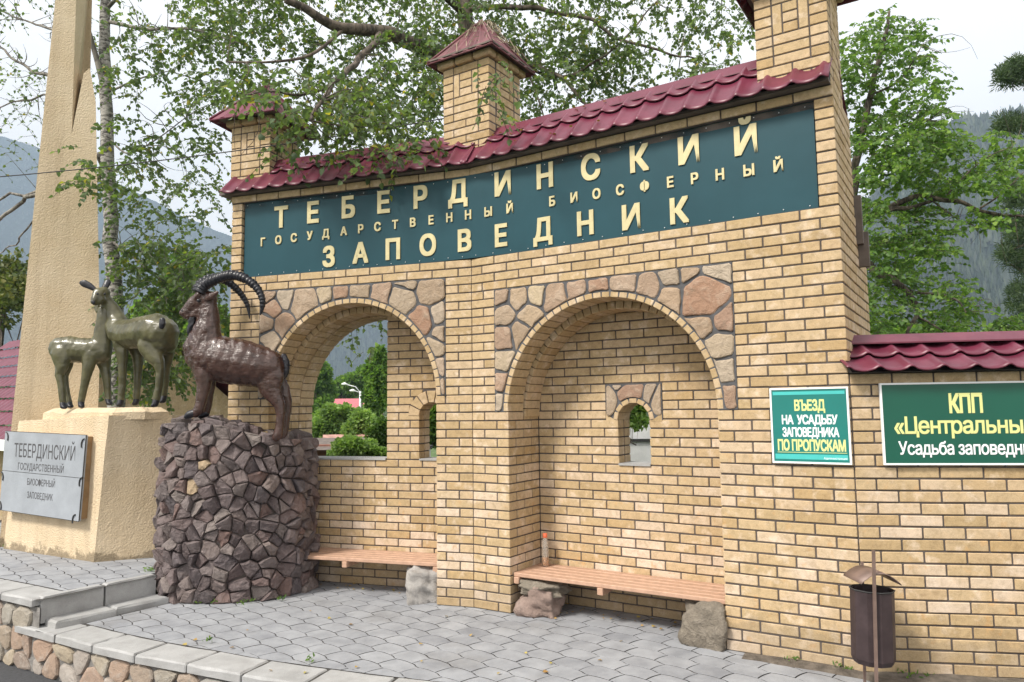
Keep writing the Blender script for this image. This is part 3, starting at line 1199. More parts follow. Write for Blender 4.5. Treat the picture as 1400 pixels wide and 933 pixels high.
# ------------------------------------------------------------------ turrets on the wall
def turret(F, u0, u1, o0, o1, zb, zmot, label, extra=0, caph=.46, ov=.15, roof=None):
    roof = roof or M_ROOF
    root = thing('brick_turret', label, 'turret', F.w((u0 + u1) / 2, (o0 + o1) / 2, zb), 'square brick turrets with hipped maroon caps')
    W, Dd = u1 - u0, o1 - o0
    zcor = zmot + .255 + CH * (1 + extra) + .004
    # mortar core
    mc = MB()
    fbox(mc, F, u0 + e, u1 - e, o0 + e, o1 - e, zb - .1, zcor + .01)
    mc.obj('mortar', M_MORTAR, root, fix=False)
    its = []
    nb = int(round((zmot - zb) / CH)) + 2
    half = W / 2
    pz = BH

    def fb(face, a, b, z0, z1, dep=.11):
        l, h = b - a - GAP * .9, z1 - z0 - GAP * .9
        me = brick_mesh(round(l, 3), dep, round(h, 3))
        cxx, czz = (a + b) / 2, (z0 + z1) / 2
        if face == 0:
            M = F.place(u0 + cxx, o0 + dep / 2, czz)
        elif face == 1:
            M = F.place(u1 - dep / 2, o0 + cxx, czz, Matrix.Rotation(math.pi / 2, 4, 'Z'))
        elif face == 2:
            M = F.place(u0 + cxx, o1 - dep / 2, czz)
        else:
            M = F.place(u0 + dep / 2, o0 + cxx, czz, Matrix.Rotation(math.pi / 2, 4, 'Z'))
        its.append((me, M))

    for k in range(1, nb + 1):
        z1 = zmot - (k - 1) * CH
        z0 = z1 - CH
        for face in range(4):
            S = W if face in (0, 2) else Dd
            off = .112 if face in (1, 3) else 0
            end = S - off
            if k <= 1 or (k == 2):
                cuts = [off, .127, S - .127, end] if k <= 2 else None
            else:
                cuts = [off, S / 2, end] if k % 2 == 0 else [off, .127, S - .127, end]
            for a, b in zip(cuts, cuts[1:]):
                if b - a > .03:
                    fb(face, a, b, z0, z1)
    # the framed motif: three short courses between two upright bricks
    for face in range(4):
        S = W if face in (0, 2) else Dd
        off = .112 if face in (1, 3) else 0
        for k in range(3):
            z0 = zmot + k * .0765
            if .127 - off > .03:
                fb(face, off, .127, z0, z0 + .0765)
                fb(face, S - .127, S - off, z0, z0 + .0765)
            fb(face, .127 + .072, S - .127 - .072, z0, z0 + .0765, .105)
        fb(face, .127, .127 + .072, zmot, zmot + .2295, .122)
        fb(face, S - .127 - .072, S - .127, zmot, zmot + .2295, .122)
        z0 = zmot + .2295
        cuts = [off, .127, S - .127, S - off]
        for a, b in zip(cuts, cuts[1:]):
            if b - a > .03:
                fb(face, a, b, z0, z0 + CH)
    for k in range(extra):
        z0 = zmot + .2295 + CH * (k + 1)
        for face in range(4):
            S = W if face in (0, 2) else Dd
            off = .112 if face in (1, 3) else 0
            cuts = [off, S / 2, S - off] if k % 2 == 0 else [off, .127, S - .127, S - off]
            for a, b in zip(cuts, cuts[1:]):
                if b - a > .03:
                    fb(face, a, b, z0, z0 + CH)
    for me, M in its:
        put('brick', me, M_BRICK, root, mw=M)
    # cornice of rounded bricks standing proud
    zc0 = zmot + .2295 + CH * (1 + extra)
    x = .045
    for face in range(4):
        S = (W if face in (0, 2) else Dd) + 2 * x
        n = 3 if face % 2 == 0 else 2
        a0 = 0 if face % 2 == 0 else .12
        a1 = S - a0
        for k in range(n):
            a, b = a0 + (a1 - a0) * k / n, a0 + (a1 - a0) * (k + 1) / n
            me = brick_mesh(round(b - a - .008, 3), .12, .07, .014)
            if face == 0:
                M = F.place(u0 - x + (a + b) / 2, o0 - x + .06, zc0 + .037)
            elif face == 2:
                M = F.place(u0 - x + (a + b) / 2, o1 + x - .06, zc0 + .037)
            elif face == 1:
                M = F.place(u1 + x - .06, o0 - x + (a + b) / 2, zc0 + .037, Matrix.Rotation(math.pi / 2, 4, 'Z'))
            else:
                M = F.place(u0 - x + .06, o0 - x + (a + b) / 2, zc0 + .037, Matrix.Rotation(math.pi / 2, 4, 'Z'))
            put('cornice_brick', me, M_BRICK, root, mw=M)
    mcap = MB()
    fbox(mcap, F, u0 - .1, u1 + .1, o0 - .1, o1 + .1, zc0 + .076, zc0 + .092)
    mcap.obj('soffit', M_GREYWOOD, root)
    # hipped cap with folded seams
    zc1 = zc0 + .085
    uc, oc = (u0 + u1) / 2, (o0 + o1) / 2
    apex = F.w(uc, oc, zc1 + caph)
    cor = [F.w(u0 - ov, o0 - ov, zc1 - .03), F.w(u1 + ov, o0 - ov, zc1 - .03), F.w(u1 + ov, o1 + ov, zc1 - .03), F.w(u0 - ov, o1 + ov, zc1 - .03)]
    mh = MB()
    nseg = 14
    for k in range(4):
        a, b = cor[k], cor[(k + 1) % 4]
        nrm = ((b - a).cross(apex - a)).normalized()
        if nrm.z < 0:
            nrm = -nrm
        rows = []
        for t in (0, .25, .5, .75, .97):
            row = []
            for i in range(nseg * 2 + 1):
                s = i / (nseg * 2)
                p = a.lerp(b, s).lerp(apex, t)
                amp = .012 * (1 - t * .5) * math.cos(2 * math.pi * s * 5)
                edge = min(1, min(s, 1 - s) * 8)
                row.append(p + nrm * amp * edge)
            rows.append(row)
        for r0_, r1_ in zip(rows, rows[1:]):
            for i in range(nseg * 2):
                mh.poly([r0_[i], r0_[i + 1], r1_[i + 1], r1_[i]])
    o_ = mh.obj('cap', roof, root, fix=False)
    o_.modifiers.new('sheet', 'SOLIDIFY').thickness = .004
    mh2 = MB()
    for p in cor:
        mh2.tube([p.lerp(apex, .0) + Vector((0, 0, .008)), apex + Vector((0, 0, .01))], [.014, .012], 6)
    for i in range(4):
        mh2.tube([cor[i] + Vector((0, 0, -.005)), cor[(i + 1) % 4] + Vector((0, 0, -.005))], .008, 5)
    mh2.obj('seam', roof, root, smooth=True)
    return root


turret(FA, -.085, .405, .06, .565, 4.05, 4.385, 'left brick turret with maroon cap, half hidden by birch leaves')
turret(FB, UE - .508, UE - .002, .0, .508, 4.05, 4.39, 'right brick turret, nearest and tallest in view, cut off by the top edge', extra=1)
turret(FB, -.365, .175, .06, .61, 4.15, 4.67, 'middle brick turret above the bend of the wall, its cap littered with dry catkins', ov=.105, roof=M_ROOF_FADED)

from mathutils.geometry import tessellate_polygon


def inside(pt, poly):
    x, y = pt
    c = False
    for i in range(len(poly)):
        (x1, y1), (x2, y2) = poly[i], poly[(i + 1) % len(poly)]
        if (y1 > y) != (y2 > y) and x < (x2 - x1) * (y - y1) / (y2 - y1) + x1:
            c = not c
    return c


# ------------------------------------------------------------------ lettering
def text_mesh(txt, cap_h, ext, off=0.0, sx=1.0, align='CENTER', space=1.0):
    cu = bpy.data.curves.new('t', 'FONT')
    cu.body = txt
    cu.align_x = align
    cu.space_character = space
    o = bpy.data.objects.new('t', cu)
    COL.objects.link(o)
    dg = bpy.context.evaluated_depsgraph_get()
    cv = o.evaluated_get(dg).to_curve(dg, apply_modifiers=False)
    loops = []
    for sp in cv.splines:
        bp = sp.bezier_points
        pts = []
        for i in range(len(bp)):
            p, q = bp[i], bp[(i + 1) % len(bp)]
            straight = (p.handle_right - p.co).length < 1e-6 and (q.handle_left - q.co).length < 1e-6
            c0, c1, c2, c3 = p.co, p.handle_right, q.handle_left, q.co
            ch = c3 - c0
            if not straight and ch.length > 1e-9:
                dv = max(abs(ch.x * (c1 - c0).y - ch.y * (c1 - c0).x), abs(ch.x * (c2 - c0).y - ch.y * (c2 - c0).x)) / ch.length
                straight = dv < 1e-4
            n_ = 1 if straight else 4
            for j in range(n_):
                t = j / n_
                pts.append(c0 * (1 - t) ** 3 + c1 * 3 * t * (1 - t) ** 2 + c2 * 3 * t * t * (1 - t) + c3 * t ** 3)
        cl = [p.copy() for i, p in enumerate(pts) if (p - pts[i - 1]).length > 1e-5]
        if len(cl) < 3:
            continue
        # glyph outlines that run back into their own stem are pulled clear of it
        m_ = len(cl)
        for i in range(m_):
            for j_ in (i - 1, (i + 1) % m_):
                p, q = cl[i], cl[j_]
                if abs(p.y - q.y) > .004:
                    continue
                for k_ in range(m_):
                    u_, v_ = cl[k_], cl[(k_ + 1) % m_]
                    if k_ in (i, j_ % m_) or (k_ + 1) % m_ in (i, j_ % m_) or abs(u_.x - v_.x) > 1e-3:
                        continue
                    if min(u_.y, v_.y) < p.y < max(u_.y, v_.y) and (p.x - u_.x) * (q.x - u_.x) < 0 and abs(p.x - u_.x) < .04 and abs(p.x - u_.x) < abs(q.x - u_.x):
                        p.x = u_.x + (.002 if q.x > u_.x else -.002)
        ar = sum(cl[i - 1].x * cl[i].y - cl[i].x * cl[i - 1].y for i in range(len(cl))) / 2
        loops.append((ar, [Vector((p.x, p.y, 0)) for p in cl]))
    o.evaluated_get(dg).to_curve_clear()
    bpy.data.objects.remove(o)
    bpy.data.curves.remove(cu)
    me = bpy.data.meshes.new('letter')
    if loops:
        big = max(loops, key=lambda l: abs(l[0]))[0] > 0
        outer = [l for l in loops if (l[0] > 0) == big]
        inner = [l for l in loops if (l[0] > 0) != big]
        lone = [l for l in inner if not any(inside((l[1][0].x, l[1][0].y), [(p.x, p.y) for p in o_[1]]) for o_ in outer)]
        outer += lone
        inner = [l for l in inner if l not in lone]
        V_, F_ = [], []
        for ar, lp in outer:
            hs_ = [h for _, h in inner if inside((h[0].x, h[0].y), [(p.x, p.y) for p in lp])]
            polys = [lp] + hs_
            flat = [p for q in polys for p in q]
            tr = tessellate_polygon(polys)
            n0 = len(V_)
            V_ += [tuple(p) for p in flat]
            F_ += [tuple(n0 + i for i in t) for t in tr]
        me.from_pydata(V_, [], F_)
        bmt = bmesh.new()
        bmt.from_mesh(me)
        for f in bmt.faces:
            f.normal_update()
            if f.normal.z < 0:
                f.normal_flip()
        bmt.to_mesh(me)
        bmt.free()
    k = cap_h / CAPH
    bm = bmesh.new()
    bm.from_mesh(me)
    bmesh.ops.remove_doubles(bm, verts=bm.verts, dist=1e-5)
    for v in bm.verts:
        v.co.x *= k * sx
        v.co.y *= k
        v.co.z = ext
    if off > 0:
        # bolder strokes: the outline repeated a little to each side, each repeat a hair lower
        src = [(v.co.copy()) for v in bm.verts]
        fcs = [[v.index for v in f.verts] for f in bm.faces]
        bm.verts.index_update()
        fcs = [[v.index for v in f.verts] for f in bm.faces]
        e_ = off * cap_h
        q_ = 0
        for dx_ in (-1, 0, 1):
            for dy_ in (-1, 0, 1):
                if dx_ == 0 and dy_ == 0:
                    continue
                q_ += 1
                vs_ = [bm.verts.new((p.x + dx_ * e_, p.y + dy_ * e_ * .9, ext - .00012 * q_)) for p in src]
                for f in fcs:
                    bm.faces.new([vs_[i] for i in f])
    if ext > 0:
        r = bmesh.ops.extrude_face_region(bm, geom=bm.faces[:])
        for g in r['geom']:
            if isinstance(g, bmesh.types.BMVert):
                g.co.z = 0
        bmesh.ops.recalc_face_normals(bm, faces=bm.faces)
    bm.to_mesh(me)
    bm.free()
    me.materials.clear()
    return me


def measure_cap():
    global CAPH
    CAPH = 1.0
    me = text_mesh('Н', 1.0, 0)
    ys = [v.co.y for v in me.vertices]
    CAPH = max(ys) - min(ys)


measure_cap()


def frame(p, d, n):
    """text frame: x along d, y up, z towards the viewer (-n)"""
    M = Matrix((d, Vector((0, 0, 1)), -n)).transposed().to_4x4()
    M.translation = p
    return M


# ------------------------------------------------------------------ the big name board
SO = .03
def bez(a, c, b, t):
    return a * (1 - t) ** 2 + c * 2 * t * (1 - t) + b * t * t


def board_point(F, u, z=0, out=0):
    """board surface over wing F at distance u"""
    Lb = .75
    if F is FA and u > FA.len - Lb or F is FB and u < Lb:
        a, b = FA.w(FA.len - Lb, SO, 0), FB.w(Lb, SO, 0)
        c = (FA.w(FA.len, SO, 0) + FB.w(0, SO, 0)) / 2
        t = (u - (FA.len - Lb)) / Lb / 2 if F is FA else .5 + u / Lb / 2
        p = bez(a, c, b, t)
        q = bez(a, c, b, min(t + .01, 1.0)) - bez(a, c, b, max(t - .01, 0))
        d = q.normalized()
    else:
        p = F.w(u, SO, 0)
        d = F.d
    n = Vector((-d.y, d.x, 0))
    return p - n * out + Vector((0, 0, z)), d, n


board = thing('name_board', 'wide dark teal board with raised gold letters under the wall coping', 'sign', FB.w(0, .05, 3.08))
mb_ = MB()
rows = []
ZB0, ZB1 = 40 * CH + .004, 3.857
cols = [(FA, .135 + (FA.len - .135) * i / 24) for i in range(24)] + [(FB, (UE - .135) * i / 26) for i in range(27)]
front = []
for F, u in cols:
    p, d, n = board_point(F, u)
    front.append((p, n))
nn = len(front)
vs = []
for (p, n) in front:
    for out_ in (0, -.012):
        for z in (ZB0, ZB1):
            q = p - n * out_
            vs.append((q.x, q.y, z))
fs = []
for i in range(nn - 1):
    a, b = i * 4, (i + 1) * 4
    fs += [(a, b, b + 1, a + 1), (a + 2, a + 3, b + 3, b + 2), (a, a + 2, b + 2, b), (a + 1, b + 1, b + 3, a + 3)]
fs += [(0, 1, 3, 2), ((nn - 1) * 4, (nn - 1) * 4 + 2, (nn - 1) * 4 + 3, (nn - 1) * 4 + 1)]
mb_.add(vs, fs)
mb_.obj('panel', M_TEAL, board)


def board_letter(ch, F, u, z, h, off, sx=1.0):
    p, d, n = board_point(F, u, z, .0)
    me = text_mesh(ch, h, .011, off, sx)
    put('letter', me, M_GOLD, board, mw=frame(p, d, n))


row1 = [('Т', FA, .575), ('Е', FA, .943), ('Б', FA, 1.339), ('Е', FA, 1.722), ('Р', FA, 2.110), ('Д', FA, 2.507), ('И', FB, .345), ('Н', FB, .772), ('С', FB, 1.21), ('К', FB, 1.635), ('И', FB, 2.046), ('Й', FB, 2.478)]
for i, (ch, F, u) in enumerate(row1):
    g = (u - .575) if F is FA else (FA.len - .575 + u)
    k = g / (FA.len - .575 + 2.478)
    board_letter(ch, F, u, 3.568 + .052 * math.sin(math.pi * k), .205, .045, .9)
row2 = list(zip('ГОСУДАРСТВЕННЫЙ', [.364, .548, .729, .912, 1.094, 1.294, 1.479, 1.661, 1.848, 2.032, 2.225, 2.417, 2.613, .194, .414])) + list(zip('БИОСФЕРНЫЙ', [.839, 1.05, 1.259, 1.469, 1.68, 1.892, 2.085, 2.28, 2.493, 2.7]))
for i, (ch, u) in enumerate(row2):
    F = FA if i < 13 else FB
    g = u if F is FA else FA.len + u
    board_letter(ch, F, u, 3.391 + .055 * math.sin(math.pi * (g - .36) / 4.95), .082, .025 if ch == 'Ф' else .045, .9)
for i, (ch, u) in enumerate(zip('ЗАПОВЕДНИК', [1.129, 1.479, 1.825, 2.19, 2.57, .319, .742, 1.15, 1.557, 1.95])):
    F = FA if i < 5 else FB
    g = (u - 1.129) if F is FA else (FA.len - 1.129 + u)
    board_letter(ch, F, u, 3.128 + .032 * math.sin(math.pi * g / 3.45), .192, .045, .9)
rv = MB()
for i in range(17):
    s = i / 16
    for z in (ZB0 + .022, ZB1 - .035):
        for F, u in ((FA, .17 + (FA.len - .2) * s * .98), (FB, .06 + (UE - .25) * s)):
            p, d, n = board_point(F, u, z + rng.uniform(-.004, .004), .006)
            rv.add([p + d * .005 + Vector((0, 0, 0)), p + Vector((0, 0, .005)), p - d * .005, p - Vector((0, 0, .005)), p - n * .004], [(0, 1, 4), (1, 2, 4), (2, 3, 4), (3, 0, 4)])
rv.obj('rivets', M_WHITE, board, kind='stuff')


# ------------------------------------------------------------------ printed notices
def notice(F, u0, u1, z0, z1, label, mat, o=-.022):
    root = thing('notice_sign', label, 'sign', F.w((u0 + u1) / 2, o, z0))
    mbn = MB()
    fbox(mbn, F, u0 + .011, u1 - .011, o, o + .016, z0 + .011, z1 - .011)
    mbn.obj('panel', mat, root)
    fr = MB()
    fbox(fr, F, u0, u1, o - .004, o + .018, z0, z0 + .0118)
    fbox(fr, F, u0, u1, o - .004, o + .018, z1 - .0118, z1)
    fbox(fr, F, u0, u0 + .0118, o - .004, o + .018, z0 + .0118, z1 - .0118)
    fbox(fr, F, u1 - .0118, u1, o - .004, o + .018, z0 + .0118, z1 - .0118)
    fr.obj('frame', M_WHITE, root)
    return root


def line(F, root, txt, uc, z, h, mat, width, o=-.022, off=.03, shadow=None):
    me = text_mesh(txt, h, .0015, off, 1.0, space=.92)
    xs = [v.co.x for v in me.vertices]
    k = width / (max(xs) - min(xs))
    cx = (max(xs) + min(xs)) / 2
    for v in me.vertices:
        v.co.x = (v.co.x - cx) * k
    put('printed_line', me, mat, root, mw=frame(F.w(uc, o, z), F.d, F.n))
    if shadow:
        me2 = me.copy()
        me2.materials.clear()
        put('printed_shadow', me2, shadow, root, mw=frame(F.w(uc + .0035, o + .0008, z - .003), F.d, F.n))


n1 = notice(FB, 2.579, 3.084, 1.324, 1.838, 'small square turquoise notice with four lines of text left of the low wall', M_TURQ)
line(FB, n1, 'ВЪЕЗД', 2.838, 1.683, .071, M_YEL, .197, off=.05)
line(FB, n1, 'НА  УСАДЬБУ', 2.832, 1.591, .060, M_WPRINT, .357, off=.045)
line(FB, n1, 'ЗАПОВЕДНИКА', 2.835, 1.506, .060, M_WPRINT, .362, off=.045)
line(FB, n1, 'ПО ПРОПУСКАМ', 2.836, 1.412, .072, M_YEL, .434, off=.05)
line(FB, n1, 'Администрация', 2.985, 1.356, .014, M_WPRINT, .145, off=.0)
bars = MB()
fbox(bars, FB, 2.60, 3.062, -.0232, -.021, 1.790, 1.812)
bars.obj('printed_band', M_TURQ2, n1)
bars = MB()
fbox(bars, FB, 2.60, 3.062, -.0232, -.021, 1.352, 1.386)
bars.obj('printed_band', M_TURQ2, n1)
bars = MB()
fbox(bars, FB, 2.615, 3.058, -.0234, -.021, 1.397, 1.4005)
bars.obj('printed_rule', M_YEL, n1)
n2 = notice(FC, .182, 1.24, 1.323, 1.856, 'wide green notice on the low wall running off the right edge', M_GREEN)
line(FC, n2, 'КПП', .697, 1.660, .118, M_YEL, .200, off=.055, shadow=M_EDGE)
line(FC, n2, '«Центральный»', .708, 1.526, .108, M_YEL, .90, off=.028, shadow=M_EDGE)
line(FC, n2, 'Усадьба заповедника', .712, 1.391, .084, M_WPRINT, .87, off=.022, shadow=M_EDGE)

# ------------------------------------------------------------------ ground, terraces
def sheet(name, pts, z, mat, parent=None, kind='structure'):
    mbs = MB()
    mbs.poly([(p[0], p[1], z) for p in pts])
    return mbs.obj(name, mat, parent, fix=False, kind=kind)


g_ = sheet('ground', [(-6000, -6000), (6000, -6000), (6000, 6000), (-6000, 6000)], -.46, M_GRASS)
RET = [(-7.4, 8.13), (-5.2, 6.82), (-4.146, 6.22), (-3.205, 5.66), (-2.743, 5.413), (-2.303, 5.215), (-1.988, 5.055), (-1.405, 4.82), (-.8, 4.60), (-.1, 4.40), (.8, 4.18), (2.2, 3.95), (5.5, 3.6)]
sheet('road', [(p[0], p[1] + .05) for p in RET] + [(9, 3.5), (9, -9), (-14, -9), (-14, 11)], -.352, M_ASPH)


def poly_pt(P, s):
    """point and outward (viewer side) normal on a polyline"""
    for a, b in zip(P, P[1:]):
        l = math.hypot(b[0] - a[0], b[1] - a[1])
        if s <= l or (a, b) == (P[-2], P[-1]):
            dx, dy = (b[0] - a[0]) / l, (b[1] - a[1]) / l
            return (a[0] + dx * s, a[1] + dy * s), (dx, dy)
        s -= l


terr = sheet('terrace', [(p[0], p[1] + .03) for p in RET[3:]] + [(5.5, 12), (-3.3, 12), (-3.2, 6.95), (-3.86, 6.05)], -.0065, M_SAND)
pav = terr
pav.name = 'pavement'
ptop = sheet('upper_pavement', [(p[0], p[1] + .03) for p in RET[:3]] + [(-3.86, 6.09), (-3.33, 6.94), (-3.3, 9.4), (-7.4, 11)], .218, M_SAND)
# stone-faced retaining wall along the road
ret = thing('retaining_wall', 'low rounded-stone retaining wall under the concrete border, beside the road', 'wall', (-4, 6.2, -.35))
mrw = MB()
RL = []
for i, p in enumerate(RET):
    RL.append((p[0], p[1] + .055))
for a, b in zip(RL, RL[1:]):
    zt = .16 if b[0] < -3.9 else -.055
    if a[0] < -4.1 and b[0] > -4.0:
        zt = -.055
    mrw.add([(a[0], a[1], -.40), (b[0], b[1], -.40), (b[0], b[1], zt), (a[0], a[1], zt), (a[0] + .1, a[1] + .2, zt), (b[0] + .1, b[1] + .2, zt)], [(0, 1, 2, 3), (3, 2, 5, 4)])
mrw.add([(-4.15, 6.275, -.06), (-3.86, 6.10, -.06), (-3.86, 6.10, .16), (-4.15, 6.275, .16)], [(0, 1, 2, 3)])
mrw.obj('mortar', M_RMORT, ret, fix=False)


def wall_fn(P):
    def fn(s, z, out_):
        (x, y), (dx, dy) = poly_pt(P, s)
        return (x + dy * out_, y - dx * out_, z)
    return fn


def scatter_cells(x0, x1, y0, y1, nx, ny, jx, jy, seed):
    r = random.Random(seed)
    res = []
    for j in range(ny):
        for i in range(nx):
            res.append((x0 + (x1 - x0) * (i + .5 + (j % 2) * .5 - .25 + r.uniform(-jx, jx)) / nx, y0 + (y1 - y0) * (j + .5 + r.uniform(-jy, jy)) / ny))
    return res


TL = sum(math.hypot(b[0] - a[0], b[1] - a[1]) for a, b in zip(RL, RL[1:]))
fnr = wall_fn(RL)
s0 = math.hypot(RL[1][0] - RL[0][0], RL[1][1] - RL[0][1])
items = []
for (sa, sb, za, zb, nx, ny, sd) in ((0.2, s0 + 1.45, -.36, .15, 20, 3, 3), (s0 + 1.5, TL, -.36, -.065, 40, 2, 4)):
    st_ = scatter_cells(sa, sb, za, zb, nx, ny, .33, .25, sd)
    for i, poly in enumerate(cells(st_, (sa, za, sb, zb), .016, reach=.7)):
        if not poly:
            continue
        poly = dedupe(chaikin(dedupe(poly, .02), 1, .27), .006)
        if len(poly) < 5:
            continue
        me, org3 = stone_mesh(poly, fnr, rng.uniform(.022, .045), .02, rough=.004, tilt=.1, seed=i + sd * 100)
        items.append((me, Matrix.Translation(org3)))
for me, M in items:
    put('stone', me, M_RSTONE, ret, mw=M)

# concrete border slabs
def slab(name, quad, z1, th, parent, seed=0, ch=.012):
    """a quad slab with worn top edges"""
    r = random.Random(seed)
    c = Vector((sum(p[0] for p in quad) / 4, sum(p[1] for p in quad) / 4, 0))
    ring0, ring1, ring2 = [], [], []
    pts = []
    for i in range(4):
        a, b = Vector((*quad[i], 0)), Vector((*quad[(i + 1) % 4], 0))
        for t in (0.02, .35, .65, .98):
            pts.append(a.lerp(b, t))
    for p in pts:
        q = p + (c - p).normalized() * .004
        ring0.append((q.x, q.y, z1 - th))
        w_ = q + Vector((r.uniform(-.003, .003), r.uniform(-.003, .003), 0))
        ring1.append((w_.x, w_.y, z1 - ch * r.uniform(.8, 1.5)))
        t_ = q + (c - q).normalized() * ch * r.uniform(.9, 1.5)
        ring2.append((t_.x, t_.y, z1))
    n = len(pts)
    mbs = MB()
    mbs.add(ring0 + ring1 + ring2, [(i, (i + 1) % n, n + (i + 1) % n, n + i) for i in range(n)] + [(n + i, n + (i + 1) % n, 2 * n + (i + 1) % n, 2 * n + i) for i in range(n)] + [tuple(range(2 * n, 3 * n)), tuple(range(n - 1, -1, -1))])
    return mbs.obj(name, M_KERB, parent)


def border(P, s_list, w, z, parent, seed):
    for i, (a, b) in enumerate(zip(s_list, s_list[1:])):
        (xa, ya), (dx, dy) = poly_pt(P, a + .003)
        (xb, yb), (ex, ey) = poly_pt(P, b - .003)
        quad = [(xa, ya), (xb, yb), (xb - ey * w, yb + ex * w), (xa - dy * w, ya + dx * w)]
        slab('border_slab', quad, z + rng.uniform(-.003, .003), .06, parent, seed + i)


RO = [(p[0], p[1]) for p in RET]
s3 = sum(math.hypot(b[0] - a[0], b[1] - a[1]) for a, b in zip(RO[:4], RO[1:4]))
sl = [s3 - .48]
while sl[-1] < TL - .6:
    sl.append(sl[-1] + .5 + rng.uniform(-.01, .02))
border(RO, sl, .29, 0.004, pav, 5)
(xa, ya), _d = poly_pt(RO, s3 - .98)
border(RO, [s3 - 1.1, s3 - .49], .28, -.002, pav, 45)
sl = [s0 + 1.47 - .50 * k for k in range(9)][::-1]
border(RO, [x for x in sl if x > 0.05], .29, .228, ptop, 80)
# kerb and step between the terraces
d1 = Vector((-3.873 + 3.347, 6.144 - 6.932, 0)).normalized()
n1v = Vector((-d1.y, d1.x, 0))
if n1v.x < 0:
    n1v = -n1v
k0 = Vector((-3.33, 6.955, 0))
for i, (a, b) in enumerate(((0, .465), (.475, .985))):
    q = [k0 + d1 * a - n1v * .085, k0 + d1 * b - n1v * .085, k0 + d1 * b, k0 + d1 * a]
    slab('kerb_block', [(p.x, p.y) for p in q], .232, .21, ptop, 200 + i, .014)
    a2, b2 = (a + .0, b - .03 * i)
    q = [k0 + d1 * a2 + n1v * .004, k0 + d1 * b2 + n1v * .004, k0 + d1 * b2 + n1v * .185, k0 + d1 * a2 + n1v * .225]
    slab('step_block', [(p.x, p.y) for p in q], .058, .075, pav, 210 + i, .014)

# S-edged pavers
PA, PBv, PD = Vector((.236, 0)), Vector((-.06, -.179)), Vector((-.055, .085))
P00 = Vector((-1.243, 5.438))


def j_edge(a, b, amp, kind, n=6):
    """joint from a lower junction a to an upper junction b: 's' a double bend, 'c' a single bow"""
    t_ = b - a
    nn_ = Vector((-t_.y, t_.x)).normalized()
    f = (lambda q: math.sin(2 * math.pi * q)) if kind == 's' else (lambda q: math.sin(math.pi * q))
    return [a + t_ * (k / n) + nn_ * amp * f(k / n) for k in range(n + 1)]


def paver_outline():
    J1 = lambda i, j: PA * i + PBv * j
    J2 = lambda i, j: PA * i + PBv * j + PD
    v = [J2(1, 1), J1(1, 0), J2(1, 0), J1(0, -1), J2(0, 0), J1(0, 0)]
    types = [('c', -.008), ('s', .004), ('c', .008), ('c', -.008), ('s', .004), ('c', .008)]
    out_ = []
    for k in range(6):
        a, b = v[k], v[(k + 1) % 6]
        kd, amp = types[k]
        pts = j_edge(a, b, amp, kd) if k % 2 == 1 else j_edge(b, a, amp, kd)[::-1]
        out_ += pts[:-1]
    c = (PA + PD) / 2
    return [p - c for p in out_], c


OUTL, PCN = paver_outline()


def paver_mesh(outl, name='paver'):
    n = len(outl)
    cx = sum(p[0] for p in outl) / n
    cy = sum(p[1] for p in outl) / n
    r0, r1, r2 = [], [], []
    for p in outl:
        d = Vector((cx - p[0], cy - p[1])).normalized()
        a = (p[0] + d.x * .0048, p[1] + d.y * .0048)
        b = (p[0] + d.x * .0072, p[1] + d.y * .0072)
        r0.append((*a, -.045))
        r1.append((*a, -.0015))
        r2.append((*b, 0))
    me = bpy.data.meshes.new(name)
    fs = [(i, (i + 1) % n, n + (i + 1) % n, n + i) for i in range(n)] + [(n + i, n + (i + 1) % n, 2 * n + (i + 1) % n, 2 * n + i) for i in range(n)] + [tuple(range(2 * n, 3 * n))]
    me.from_pydata(r0 + r1 + r2, [], fs)
    me.update()
    me.materials.append(M_PAVER)
    me.materials.append(M_SAND)
    me.polygons.foreach_set('material_index', [1] * n + [0] * n + [0])
    return me


PM = paver_mesh([(p.x, p.y) for p in OUTL])


def inside(pt, poly):
    x, y = pt
    c = False
    for i in range(len(poly)):
        (x1, y1), (x2, y2) = poly[i], poly[(i + 1) % len(poly)]
        if (y1 > y) != (y2 > y) and x < (x2 - x1) * (y - y1) / (y2 - y1) + x1:
            c = not c
    return c


def seg_clip_planes(P, w):
    """half-planes keeping the side away from the viewer of a border of width w"""
    res = []
    for a, b in zip(P, P[1:]):
        l = math.hypot(b[0] - a[0], b[1] - a[1])
        dx, dy = (b[0] - a[0]) / l, (b[1] - a[1]) / l
        nx, ny = dy, -dx       # towards viewer
        res.append((a, b, nx, ny, nx * a[0] + ny * a[1] - w))
    return res


